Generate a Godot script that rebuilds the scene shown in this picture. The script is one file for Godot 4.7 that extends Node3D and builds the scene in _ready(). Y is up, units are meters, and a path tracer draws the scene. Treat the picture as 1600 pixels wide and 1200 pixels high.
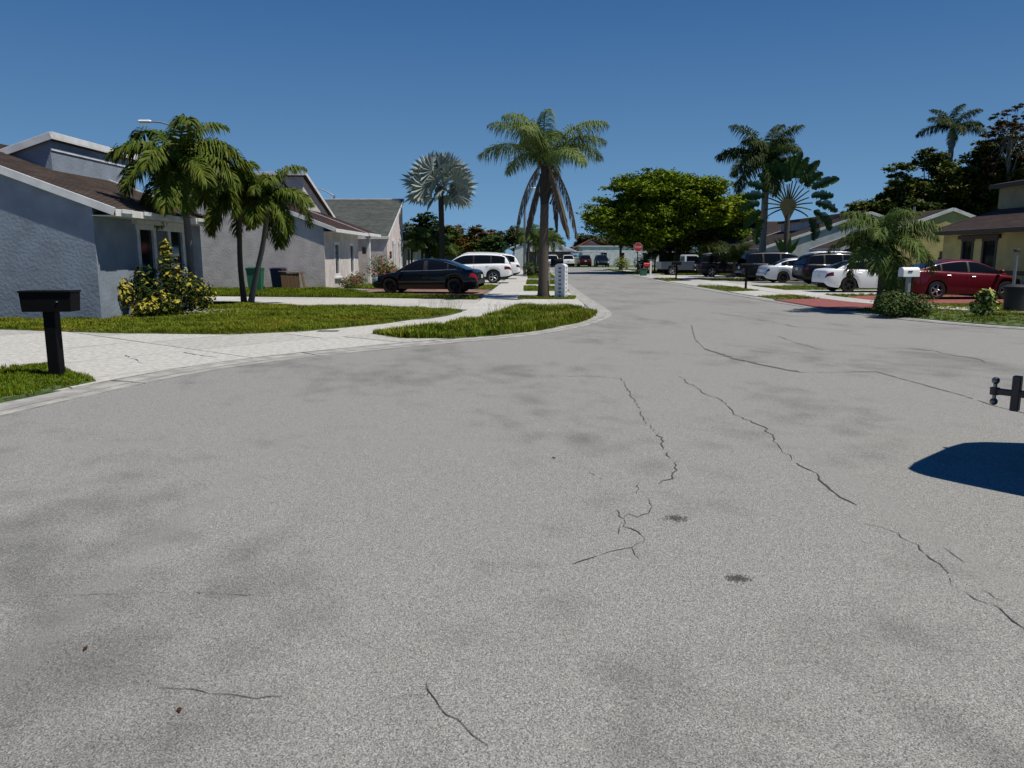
extends Node3D
# A residential street seen from the turning circle at its end, around noon. x runs right, y up, the street runs towards -z. Plan points are Vector2(x, metres down the street).

var rng := RandomNumberGenerator.new()
var M := {}
var taken := {}
var bank := {}

class MB:
	var v := PackedVector3Array()
	var n := PackedVector3Array()
	var c := PackedColorArray()
	var uv := PackedVector2Array()
	var ix := PackedInt32Array()
	var col := Color(1, 1, 1)
	func vert(p: Vector3, nn: Vector3, u := Vector2.ZERO) -> int:
		v.append(p); n.append(nn); c.append(col); uv.append(u)
		return v.size() - 1
	func tri(a: Vector3, b: Vector3, d: Vector3) -> void:
		var nn := (b - a).cross(d - a).normalized()
		var i := vert(a, nn); vert(b, nn); vert(d, nn)
		ix.append(i); ix.append(i + 2); ix.append(i + 1)
	func quad(a: Vector3, b: Vector3, d: Vector3, e: Vector3) -> void:
		var nn := (b - a).cross(e - a)
		if nn.length_squared() < 1e-14:
			nn = (d - b).cross(e - b)
		nn = nn.normalized()
		var i := vert(a, nn, Vector2(0, 0)); vert(b, nn, Vector2(1, 0)); vert(d, nn, Vector2(1, 1)); vert(e, nn, Vector2(0, 1))
		for k in [0, 2, 1, 0, 3, 2]:
			ix.append(i + k)
	func box(p: Vector3, s: Vector3, b := Basis(), ch := 0.0) -> void:
		var h := s * 0.5
		if ch <= 0.0:
			var q: Array[Vector3] = []
			for k in 8:
				q.append(p + b * Vector3(h.x if k & 1 else -h.x, h.y if k & 2 else -h.y, h.z if k & 4 else -h.z))
			quad(q[0], q[2], q[3], q[1]); quad(q[4], q[5], q[7], q[6]); quad(q[0], q[1], q[5], q[4])
			quad(q[2], q[6], q[7], q[3]); quad(q[0], q[4], q[6], q[2]); quad(q[1], q[3], q[7], q[5])
			return
		var pt := func(sx: float, sy: float, sz: float, ax: int) -> Vector3:
			var r := Vector3(sx * h.x, sy * h.y, sz * h.z)
			for k in 3:
				if k != ax:
					r[k] -= signf(r[k]) * ch
			return p + b * r
		for ax in 3:
			var u := (ax + 1) % 3
			var w := (ax + 2) % 3
			for s0 in [-1.0, 1.0]:
				var f: Array[Vector3] = []
				for st in [[-1.0, -1.0], [1.0, -1.0], [1.0, 1.0], [-1.0, 1.0]]:
					var g := Vector3.ZERO
					g[ax] = s0; g[u] = st[0]; g[w] = st[1]
					f.append(pt.call(g.x, g.y, g.z, ax))
				if s0 > 0: quad(f[0], f[1], f[2], f[3])
				else: quad(f[0], f[3], f[2], f[1])
				for s1 in [-1.0, 1.0]:
					var e: Array[Vector3] = []
					for st in [[ax, -1.0], [ax, 1.0], [u, 1.0], [u, -1.0]]:
						var g2 := Vector3.ZERO
						g2[ax] = s0; g2[u] = s1; g2[w] = st[1]
						e.append(pt.call(g2.x, g2.y, g2.z, st[0]))
					if s0 * s1 > 0: quad(e[0], e[3], e[2], e[1])
					else: quad(e[0], e[1], e[2], e[3])
		for k in 8:
			var sx := 1.0 if k & 1 else -1.0
			var sy := 1.0 if k & 2 else -1.0
			var sz := 1.0 if k & 4 else -1.0
			var a: Vector3 = pt.call(sx, sy, sz, 0)
			var d: Vector3 = pt.call(sx, sy, sz, 1)
			var e2: Vector3 = pt.call(sx, sy, sz, 2)
			if sx * sy * sz > 0: tri(a, d, e2)
			else: tri(a, e2, d)
	func tube(pts: Array, rad: Array, sides := 8, cap := true) -> void:
		var m := pts.size()
		var up := Vector3(0.31, 0.2, 0.93)
		var first := v.size()
		for i in m:
			var t: Vector3 = (pts[mini(i + 1, m - 1)] - pts[maxi(i - 1, 0)]).normalized()
			var a := t.cross(up)
			if a.length() < 0.05:
				a = t.cross(Vector3(1, 0, 0))
			a = a.normalized()
			var b := t.cross(a).normalized()
			up = a.cross(t)
			for k in sides:
				var w := TAU * k / sides
				var d := a * cos(w) + b * sin(w)
				vert(pts[i] + d * rad[i], d, Vector2(float(k) / sides, float(i)))
		for i in m - 1:
			for k in sides:
				var p := first + i * sides + k
				var q := first + i * sides + (k + 1) % sides
				for x in [p, p + sides, q, q, p + sides, q + sides]:
					ix.append(x)
		if cap:
			for e in [0, m - 1]:
				var dirn: Vector3 = (pts[0] - pts[1]).normalized() if e == 0 else (pts[m - 1] - pts[m - 2]).normalized()
				var c0 := vert(pts[e], dirn)
				var ring: Array[int] = []
				for k in sides:
					ring.append(vert(v[first + e * sides + k], dirn))
				for k in sides:
					for x in ([c0, ring[k], ring[(k + 1) % sides]] if e == 0 else [c0, ring[(k + 1) % sides], ring[k]]):
						ix.append(x)
	func lathe(prof: Array, sides := 24, at := Vector3.ZERO, b := Basis()) -> void:
		var m := prof.size()
		for i in m - 1:
			var p: Vector2 = prof[i]
			var q: Vector2 = prof[i + 1]
			var nn := Vector2(q.y - p.y, p.x - q.x).normalized()
			for k in sides:
				var i0 := v.size()
				for pair in [[p, k], [q, k], [q, k + 1], [p, k + 1]]:
					var w: float = TAU * pair[1] / sides
					vert(at + b * Vector3(pair[0].x * cos(w), pair[0].y, pair[0].x * sin(w)), b * Vector3(nn.x * cos(w), nn.y, nn.x * sin(w)))
				for x in [0, 2, 1, 0, 3, 2]:
					ix.append(i0 + x)
	func sheet(poly: PackedVector2Array, y: float, thick := 0.0) -> void:
		var t := Geometry2D.triangulate_polygon(poly)
		var i0 := v.size()
		for p in poly:
			vert(Vector3(p.x, y, -p.y), Vector3.UP, Vector2(p.x, -p.y))
		for k in range(0, t.size(), 3):
			var a := poly[t[k]]
			var b := poly[t[k + 1]]
			var d := poly[t[k + 2]]
			var o := [0, 1, 2] if (b - a).cross(d - a) < 0 else [0, 2, 1]
			for x in o:
				ix.append(i0 + t[k + x])
		if thick > 0.0:
			var ccw := not Geometry2D.is_polygon_clockwise(poly)
			for k in poly.size():
				var a := poly[k]
				var b := poly[(k + 1) % poly.size()]
				if not ccw:
					var sw := a
					a = b
					b = sw
				quad(Vector3(a.x, y - thick, -a.y), Vector3(b.x, y - thick, -b.y), Vector3(b.x, y, -b.y), Vector3(a.x, y, -a.y))
	func prism(poly: Array, o: Vector3, ax: Vector3, ay: Vector3, az: Vector3) -> void:
		# poly in the plane of ax and ay, pushed along az
		var pk := PackedVector2Array(poly)
		if Geometry2D.is_polygon_clockwise(pk) == (ax.cross(ay).dot(az) > 0):
			pk.reverse()
		var t := Geometry2D.triangulate_polygon(pk)
		for k in range(0, t.size(), 3):
			var q: Array[Vector3] = []
			for x in 3:
				q.append(o + ax * pk[t[k + x]].x + ay * pk[t[k + x]].y)
			var nn := (q[1] - q[0]).cross(q[2] - q[0])
			if nn.dot(az) > 0:
				tri(q[0], q[2], q[1]); tri(q[0] + az, q[1] + az, q[2] + az)
			else:
				tri(q[0], q[1], q[2]); tri(q[0] + az, q[2] + az, q[1] + az)
		for k in pk.size():
			var a := o + ax * pk[k].x + ay * pk[k].y
			var p2 := pk[(k + 1) % pk.size()]
			var b := o + ax * p2.x + ay * p2.y
			var outw := (b - a).cross(az)
			var mid := (pk[k] + p2) * 0.5
			var inn := mid + (p2 - pk[k]).orthogonal().normalized() * 0.002
			var inside := Geometry2D.is_point_in_polygon(inn, pk)
			var dir2 := (ax * (inn.x - mid.x) + ay * (inn.y - mid.y)) * (-1.0 if inside else 1.0)
			if outw.dot(dir2) > 0: quad(a, b, b + az, a + az)
			else: quad(a, a + az, b + az, b)
	func done() -> ArrayMesh:
		var arr := []
		arr.resize(Mesh.ARRAY_MAX)
		arr[Mesh.ARRAY_VERTEX] = v; arr[Mesh.ARRAY_NORMAL] = n; arr[Mesh.ARRAY_COLOR] = c; arr[Mesh.ARRAY_TEX_UV] = uv; arr[Mesh.ARRAY_INDEX] = ix
		var m := ArrayMesh.new()
		if v.size():
			m.add_surface_from_arrays(Mesh.PRIMITIVE_TRIANGLES, arr)
		return m

# ---------- nodes ----------
func numbered(called: String) -> String:
	if not taken.has(called):
		taken[called] = 0
		return called
	taken[called] += 1
	return "%s_%03d" % [called, taken[called]]

func tag(o: Node3D, label: String, category: String, group := "", kind := "") -> Node3D:
	if label: o.set_meta("label", label)
	if category: o.set_meta("category", category)
	if group: o.set_meta("group", group)
	if kind: o.set_meta("kind", kind)
	return o

func thing(called: String, label: String, category: String, at := Vector3.ZERO, turn := 0.0, group := "") -> Node3D:
	var o := Node3D.new()
	o.name = numbered(called)
	add_child(o)
	o.position = at
	o.rotation.y = turn
	return tag(o, label, category, group)

func inst(called: String, mesh: Mesh, mat: Material, parent: Node = null, xf := Transform3D()) -> MeshInstance3D:
	var o := MeshInstance3D.new()
	o.mesh = mesh
	o.material_override = mat
	o.transform = xf
	if parent == null:
		o.name = numbered(called)
		add_child(o)
	else:
		o.name = called
		parent.add_child(o, true)
	return o

func part(called: String, b: MB, mat: Material, parent: Node = null) -> MeshInstance3D:
	return inst(called, b.done(), mat, parent)

func struct(o: Node3D, label := "") -> Node3D:
	o.set_meta("kind", "structure")
	if label: o.set_meta("label", label)
	return o

func gp(p: Vector2, y := 0.0) -> Vector3:
	return Vector3(p.x, y, -p.y)

# ---------- materials ----------
func lin(r: float, g: float, b: float) -> Color:
	return Color(r, g, b).linear_to_srgb()

func noise_tex(seed_: int, freq: float, a: Color, b: Color, size := 512, kind := FastNoiseLite.TYPE_SIMPLEX_SMOOTH, octaves := 4, normal := false, strength := 4.0, ramp: Array = []) -> NoiseTexture2D:
	var f := FastNoiseLite.new()
	f.seed = seed_
	f.noise_type = kind
	f.frequency = freq
	if kind == FastNoiseLite.TYPE_CELLULAR:
		f.cellular_return_type = FastNoiseLite.RETURN_CELL_VALUE
		f.fractal_type = FastNoiseLite.FRACTAL_NONE
	else:
		f.fractal_octaves = octaves
	var t := NoiseTexture2D.new()
	t.width = size; t.height = size
	t.seamless = true
	t.generate_mipmaps = false
	t.noise = f
	if normal:
		t.as_normal_map = true
		t.bump_strength = strength
	else:
		var g := Gradient.new()
		if ramp.is_empty():
			g.offsets = PackedFloat32Array([0.0, 1.0])
			g.colors = PackedColorArray([a, b])
		else:
			var os := PackedFloat32Array()
			var cs := PackedColorArray()
			for r in ramp:
				os.append(r[0]); cs.append(r[1])
			g.offsets = os; g.colors = cs
		t.color_ramp = g
	return t

func mat(color: Color, rough := 0.8, metal := 0.0) -> StandardMaterial3D:
	var m := StandardMaterial3D.new()
	m.albedo_color = color
	m.roughness = rough
	m.metallic = metal
	return m

func textured(color: Color, albedo: Texture2D, metres: float, rough := 0.9, nrm: Texture2D = null, nscale := 1.0) -> StandardMaterial3D:
	var m := mat(color, rough)
	m.albedo_texture = albedo
	m.uv1_triplanar = true
	m.uv1_world_triplanar = true
	m.uv1_scale = Vector3.ONE / metres
	if nrm:
		m.normal_enabled = true
		m.normal_texture = nrm
		m.normal_scale = nscale
	return m

func leafy(back: Color, rough := 0.55) -> StandardMaterial3D:
	var m := mat(Color(1, 1, 1), rough)
	m.vertex_color_use_as_albedo = true
	m.backlight_enabled = true
	m.backlight = back
	m.metallic_specular = 0.2
	m.cull_mode = BaseMaterial3D.CULL_DISABLED
	return m

func paint(color: Color, metal := 0.0) -> StandardMaterial3D:
	var m := mat(color, 0.35, metal)
	m.clearcoat_enabled = true
	m.clearcoat = 0.6
	m.metallic_specular = 0.3
	m.clearcoat_roughness = 0.04
	return m

func gray(a: float) -> Color:
	return Color(a, a, a)

func make_materials() -> void:
	var stone := noise_tex(3, 0.5, Color.BLACK, Color.WHITE, 2048, FastNoiseLite.TYPE_CELLULAR, 1, false, 1.0, [[0.0, gray(0.48)], [0.14, gray(0.64)], [0.45, gray(0.76)], [0.75, Color(0.85, 0.845, 0.82)], [0.93, Color(0.95, 0.945, 0.93)], [1.0, Color(1, 1, 1)]])
	var stone_n := noise_tex(3, 0.5, Color.BLACK, Color.WHITE, 2048, FastNoiseLite.TYPE_CELLULAR, 1, true, 3.0)
	var a := mat(lin(0.415, 0.412, 0.395), 0.85)
	a.albedo_texture = stone
	a.uv1_scale = Vector3.ONE / 4.5
	a.normal_enabled = true
	a.normal_texture = stone_n
	a.normal_scale = 0.45
	a.vertex_color_use_as_albedo = true
	M.asphalt = a
	var spot := noise_tex(11, 0.03, gray(0.78), gray(1.0), 1024, FastNoiseLite.TYPE_SIMPLEX_SMOOTH, 7)
	var fine_n := noise_tex(12, 0.09, gray(0), gray(1), 512, FastNoiseLite.TYPE_SIMPLEX_SMOOTH, 4, true, 2.0)
	var k := 0
	for c in [Vector3(0.56, 0.545, 0.50), Vector3(0.50, 0.485, 0.445), Vector3(0.60, 0.585, 0.545), Vector3(0.45, 0.44, 0.405)]:
		var mm := textured(lin(c.x, c.y, c.z), spot, 4.3 + 0.7 * k, 0.9, fine_n, 0.4)
		M["concrete%d" % k] = mm
		k += 1
	M.gutter = textured(lin(0.43, 0.42, 0.39), noise_tex(14, 0.015, gray(0.72), gray(1.0), 512), 3.1, 0.9, fine_n, 0.5)
	M.joint = mat(lin(0.13, 0.125, 0.11), 0.95)
	var lawn_t := noise_tex(21, 0.03, Color.BLACK, Color.WHITE, 1024, FastNoiseLite.TYPE_SIMPLEX_SMOOTH, 5, false, 1.0, [[0.0, lin(0.10, 0.085, 0.045)], [0.35, lin(0.075, 0.10, 0.03)], [0.65, lin(0.06, 0.115, 0.022)], [1.0, lin(0.12, 0.15, 0.05)]])
	M.lawn = textured(Color(1, 1, 1), lawn_t, 3.7, 0.95, fine_n, 1.2)
	M.ground = textured(lin(0.8, 0.75, 0.6), lawn_t, 9.0, 0.95)
	M.red_concrete = textured(lin(0.30, 0.085, 0.07), noise_tex(31, 0.02, gray(0.74), gray(1.0), 512), 2.2, 0.85, fine_n, 0.3)
	M.paver0 = textured(lin(0.27, 0.15, 0.11), spot, 0.9, 0.9)
	M.paver1 = textured(lin(0.33, 0.20, 0.15), spot, 0.9, 0.9)
	M.paver2 = textured(lin(0.22, 0.12, 0.095), spot, 0.9, 0.9)
	var stucco_n := noise_tex(41, 0.045, gray(0), gray(1), 512, FastNoiseLite.TYPE_SIMPLEX_SMOOTH, 5, true, 8.0)
	var stucco_t := noise_tex(42, 0.006, gray(0.86), gray(1.0), 512, FastNoiseLite.TYPE_SIMPLEX_SMOOTH, 6)
	for s in [["blue_stucco", 0.25, 0.295, 0.36], ["beige_stucco", 0.64, 0.58, 0.55], ["pink_stucco", 0.70, 0.60, 0.60], ["yellow_stucco", 0.56, 0.47, 0.19], ["olive_stucco", 0.33, 0.29, 0.17], ["pale_stucco", 0.52, 0.55, 0.58], ["white_stucco", 0.86, 0.87, 0.87], ["teal_stucco", 0.36, 0.50, 0.48], ["tan_stucco", 0.45, 0.36, 0.24], ["rose_stucco", 0.72, 0.48, 0.44], ["cream_stucco", 0.58, 0.52, 0.46]]:
		M[s[0]] = textured(lin(s[1], s[2], s[3]), stucco_t, 2.6, 0.92, stucco_n, 0.15)
	M.white = textured(lin(0.80, 0.80, 0.79), stucco_t, 2.0, 0.5)
	M.trim_brown = textured(lin(0.055, 0.035, 0.025), stucco_t, 0.7, 0.6)
	M.trim_grey = textured(lin(0.68, 0.70, 0.71), stucco_t, 0.7, 0.6)
	var roof := mat(Color(1, 1, 1), 0.95)
	roof.vertex_color_use_as_albedo = true
	roof.albedo_texture = noise_tex(51, 0.05, gray(0.62), gray(1.0), 512, FastNoiseLite.TYPE_SIMPLEX_SMOOTH, 5)
	roof.uv1_triplanar = true
	roof.uv1_world_triplanar = true
	roof.uv1_scale = Vector3.ONE / 1.6
	M.roof = roof
	M.glass = mat(lin(0.012, 0.015, 0.018), 0.05)
	M.glass.metallic_specular = 0.5
	M.curtain = mat(lin(0.10, 0.115, 0.15), 0.25)
	M.tint = mat(lin(0.006, 0.007, 0.009), 0.04)
	M.tint.metallic_specular = 0.35
	M.black_plastic = mat(lin(0.008, 0.008, 0.009), 0.7)
	M.tyre = mat(lin(0.012, 0.012, 0.012), 0.95)
	M.under = mat(lin(0.012, 0.012, 0.012), 0.95)
	M.silver = mat(lin(0.55, 0.55, 0.56), 0.3, 0.9)
	M.dark_rim = mat(lin(0.012, 0.012, 0.013), 0.5, 0.3)
	M.chrome = mat(lin(0.7, 0.7, 0.7), 0.12, 1.0)
	M.ball_steel = mat(lin(0.25, 0.24, 0.23), 0.32, 0.85)
	M.red_lens = mat(lin(0.45, 0.015, 0.02), 0.12)
	M.dark_red_lens = mat(lin(0.12, 0.008, 0.012), 0.12)
	M.clear_lens = mat(lin(0.55, 0.56, 0.57), 0.08)
	M.amber_lens = mat(lin(0.6, 0.2, 0.03), 0.15)
	M.plate = mat(lin(0.6, 0.62, 0.58), 0.5)
	M.rust = textured(lin(0.22, 0.18, 0.16), noise_tex(61, 0.08, gray(0.45), gray(1.0), 256), 0.15, 0.55)
	M.rust.metallic = 0.5
	var bark_t := noise_tex(71, 0.05, gray(0.55), gray(1.0), 512, FastNoiseLite.TYPE_SIMPLEX_SMOOTH, 5)
	for s in [["bark_grey", 0.30, 0.28, 0.25], ["bark_dark", 0.075, 0.06, 0.05], ["bark_brown", 0.16, 0.125, 0.095], ["bark_pale", 0.36, 0.345, 0.32]]:
		M[s[0]] = textured(lin(s[1], s[2], s[3]), bark_t, 0.5, 0.95, stucco_n, 1.0)
	M.crownshaft = mat(lin(0.13, 0.17, 0.03), 0.5)
	M.sheath = mat(lin(0.10, 0.085, 0.03), 0.7)
	M.leaf = leafy(Color(0.35, 0.42, 0.12))
	M.leaf_glossy = leafy(Color(0.25, 0.3, 0.1), 0.6)
	M.dead = leafy(Color(0.12, 0.1, 0.08), 0.9)
	M.silver_leaf = leafy(Color(0.12, 0.14, 0.12), 0.6)
	M.grass = leafy(Color(0.3, 0.36, 0.1), 0.7)
	M.flower_red = mat(lin(0.55, 0.03, 0.06), 0.6)
	M.flower_white = mat(lin(0.75, 0.75, 0.7), 0.6)
	M.green_bin = mat(lin(0.02, 0.14, 0.075), 0.5)
	M.navy_bin = mat(lin(0.012, 0.02, 0.06), 0.5)
	M.wood = textured(lin(0.26, 0.15, 0.07), bark_t, 0.8, 0.8)
	M.black_box = textured(lin(0.005, 0.005, 0.006), stucco_t, 0.5, 0.75)
	M.white_block = textured(lin(0.72, 0.74, 0.77), stucco_t, 0.8, 0.8)
	M.black_box.metallic_specular = 0.25
	M.hole = mat(lin(0.30, 0.31, 0.33), 0.9)
	M.crack = mat(lin(0.06, 0.058, 0.055), 0.98)
	M.seam = mat(lin(0.12, 0.117, 0.11), 0.98)
	M.steel = mat(lin(0.32, 0.33, 0.34), 0.5, 0.6)
	M.sign_red = mat(lin(0.45, 0.02, 0.03), 0.45)
	M.paint_white = mat(lin(0.78, 0.78, 0.76), 0.5)
	M.net = mat(lin(0.75, 0.75, 0.75), 0.8)
	M.orange = mat(lin(0.55, 0.14, 0.03), 0.5)
	M.soil = textured(lin(0.11, 0.075, 0.05), bark_t, 1.1, 0.98)

func _ready() -> void:
	rng.seed = 20260
	# camera
	var cam := Camera3D.new()
	cam.name = "camera"
	add_child(cam)
	cam.position = Vector3(0, 1.62, 0)
	cam.rotation_degrees = Vector3(-9.462, 0, 0)
	cam.fov = 53.13
	cam.near = 0.05
	cam.far = 1500.0
	cam.current = true
	# sky
	var sky_mat := ProceduralSkyMaterial.new()
	sky_mat.sky_top_color = lin(0.0, 0.065, 0.255)
	sky_mat.sky_horizon_color = lin(0.195, 0.385, 0.60)
	sky_mat.sky_curve = 0.14
	sky_mat.ground_bottom_color = lin(0.10, 0.10, 0.085)
	sky_mat.ground_horizon_color = lin(0.20, 0.26, 0.28)
	sky_mat.sun_angle_max = 1.0
	var sky := Sky.new()
	sky.sky_material = sky_mat
	var env := Environment.new()
	env.background_mode = Environment.BG_SKY
	env.sky = sky
	env.tonemap_mode = Environment.TONE_MAPPER_LINEAR
	env.tonemap_exposure = 1.0
	env.sdfgi_enabled = true
	env.ssao_enabled = true
	env.ssil_enabled = true
	var we := WorldEnvironment.new()
	we.name = "world_environment"
	we.environment = env
	add_child(we)
	# sun: high, on the right and a little behind the camera
	var sun := DirectionalLight3D.new()
	sun.name = "sun"
	add_child(sun)
	var el := deg_to_rad(63.0)
	var to := Vector3(-0.937 * cos(el), -sin(el), -0.35 * cos(el))
	sun.look_at_from_position(Vector3.ZERO, to, Vector3.UP)
	sun.light_energy = 1.6
	sun.light_color = Color(1.0, 0.975, 0.925)
	sun.light_angular_distance = 0.5
	sun.shadow_enabled = true

	make_materials()
	build_ground()
	build_houses()
	build_trees()
	build_cars()
	build_objects()
	build_grass()

# ---------- ground ----------
func V(a: Array) -> PackedVector2Array:
	return PackedVector2Array(a)

func offset_line(pts: Array, d: float) -> Array:
	var out := []
	for i in pts.size():
		var t: Vector2 = (pts[mini(i + 1, pts.size() - 1)] - pts[maxi(i - 1, 0)]).normalized()
		out.append(pts[i] + Vector2(-t.y, t.x) * d)
	return out

func smooth_line(pts: Array, step := 0.5) -> Array:
	var out := []
	for i in pts.size() - 1:
		var p0: Vector2 = pts[maxi(i - 1, 0)]
		var p1: Vector2 = pts[i]
		var p2: Vector2 = pts[i + 1]
		var p3: Vector2 = pts[mini(i + 2, pts.size() - 1)]
		var m := maxi(1, int((p2 - p1).length() / step))
		for k in m:
			out.append(p1.cubic_interpolate(p2, p0, p3, float(k) / m))
	out.append(pts[-1])
	return out

func band(pts: Array, a: float, b: float, y: float, thick := 0.03) -> MB:
	var mb := MB.new()
	var p := offset_line(pts, a)
	var q := offset_line(pts, b)
	for i in pts.size() - 1:
		mb.quad(gp(p[i], y), gp(p[i + 1], y), gp(q[i + 1], y), gp(q[i], y))
		mb.quad(gp(p[i], y - thick), gp(p[i + 1], y - thick), gp(p[i + 1], y), gp(p[i], y))
		mb.quad(gp(q[i], y), gp(q[i + 1], y), gp(q[i + 1], y - thick), gp(q[i], y - thick))
	return mb

func slabs(called: String, label: String, poly: PackedVector2Array, cell: Vector2, turn: float, y: float, mats: Array, gap := 0.012, shift := Vector2.ZERO) -> Node3D:
	# a paved area: a recessed bed and one slab for every field between the joints
	var o := thing(called, "", "")
	struct(o, label)
	var bed := MB.new()
	bed.sheet(poly, y - 0.007, 0.03)
	part("joint_bed", bed, M.joint, o)
	var r := Transform2D(turn, Vector2.ZERO)
	var lo := Vector2(1e9, 1e9)
	var hi := -lo
	for p in poly:
		var q := p * r - shift
		lo = Vector2(minf(lo.x, q.x), minf(lo.y, q.y))
		hi = Vector2(maxf(hi.x, q.x), maxf(hi.y, q.y))
	for i in range(floori(lo.x / cell.x), ceili(hi.x / cell.x)):
		for j in range(floori(lo.y / cell.y), ceili(hi.y / cell.y)):
			var c: Array = []
			for k in [[0, 0], [1, 0], [1, 1], [0, 1]]:
				var p := Vector2((i + k[0]) * cell.x + (gap if k[0] == 0 else -gap) * 0.5, (j + k[1]) * cell.y + (gap if k[1] == 0 else -gap) * 0.5)
				c.append(r * (p + shift))
			for piece in Geometry2D.intersect_polygons(PackedVector2Array(c), poly):
				var area := 0.0
				for k in piece.size():
					area += piece[k].cross(piece[(k + 1) % piece.size()])
				if absf(area) < 0.02 or Geometry2D.triangulate_polygon(piece).is_empty():
					continue
				var mb := MB.new()
				mb.sheet(piece, y + rng.randf_range(-0.0015, 0.0015), 0.02)
				part("slab", mb, mats[rng.randi() % mats.size()], o)
	return o

var lawns := []
var left_edge := []
var right_edge := []

func add_lawn(label: String, poly: Array, y: float, density: float, height: float, holes: Array = []) -> void:
	var mb := MB.new()
	mb.sheet(V(poly), y, 0.05)
	struct(part("lawn", mb, M.lawn), label)
	lawns.append([V(poly), y, density, height, holes])

func strip(pts: Array, w: float, y: float, jag: float, seg: float) -> MB:
	# a crack: an uneven, jagged line
	var mb := MB.new()
	var fine := []
	for i in pts.size() - 1:
		var a: Vector2 = pts[i]
		var b: Vector2 = pts[i + 1]
		var m := maxi(1, int((b - a).length() / seg))
		for k in m:
			var t := (b - a).normalized().orthogonal()
			fine.append(a.lerp(b, float(k) / m) + t * rng.randf_range(-jag, jag))
	fine.append(pts[-1])
	var prev_l := Vector2.ZERO
	var prev_r := Vector2.ZERO
	for i in fine.size():
		var t: Vector2 = (fine[mini(i + 1, fine.size() - 1)] - fine[maxi(i - 1, 0)]).normalized().orthogonal()
		var h := w * 0.5 * rng.randf_range(0.15, 1.3)
		if i == 0 or i == fine.size() - 1:
			h = 0.001
		var l: Vector2 = fine[i] + t * h
		var r: Vector2 = fine[i] - t * h
		if i > 0 and rng.randf() > 0.06:
			mb.quad(gp(prev_r, y), gp(r, y), gp(l, y), gp(prev_l, y))
		prev_l = l
		prev_r = r
	return mb

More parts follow.
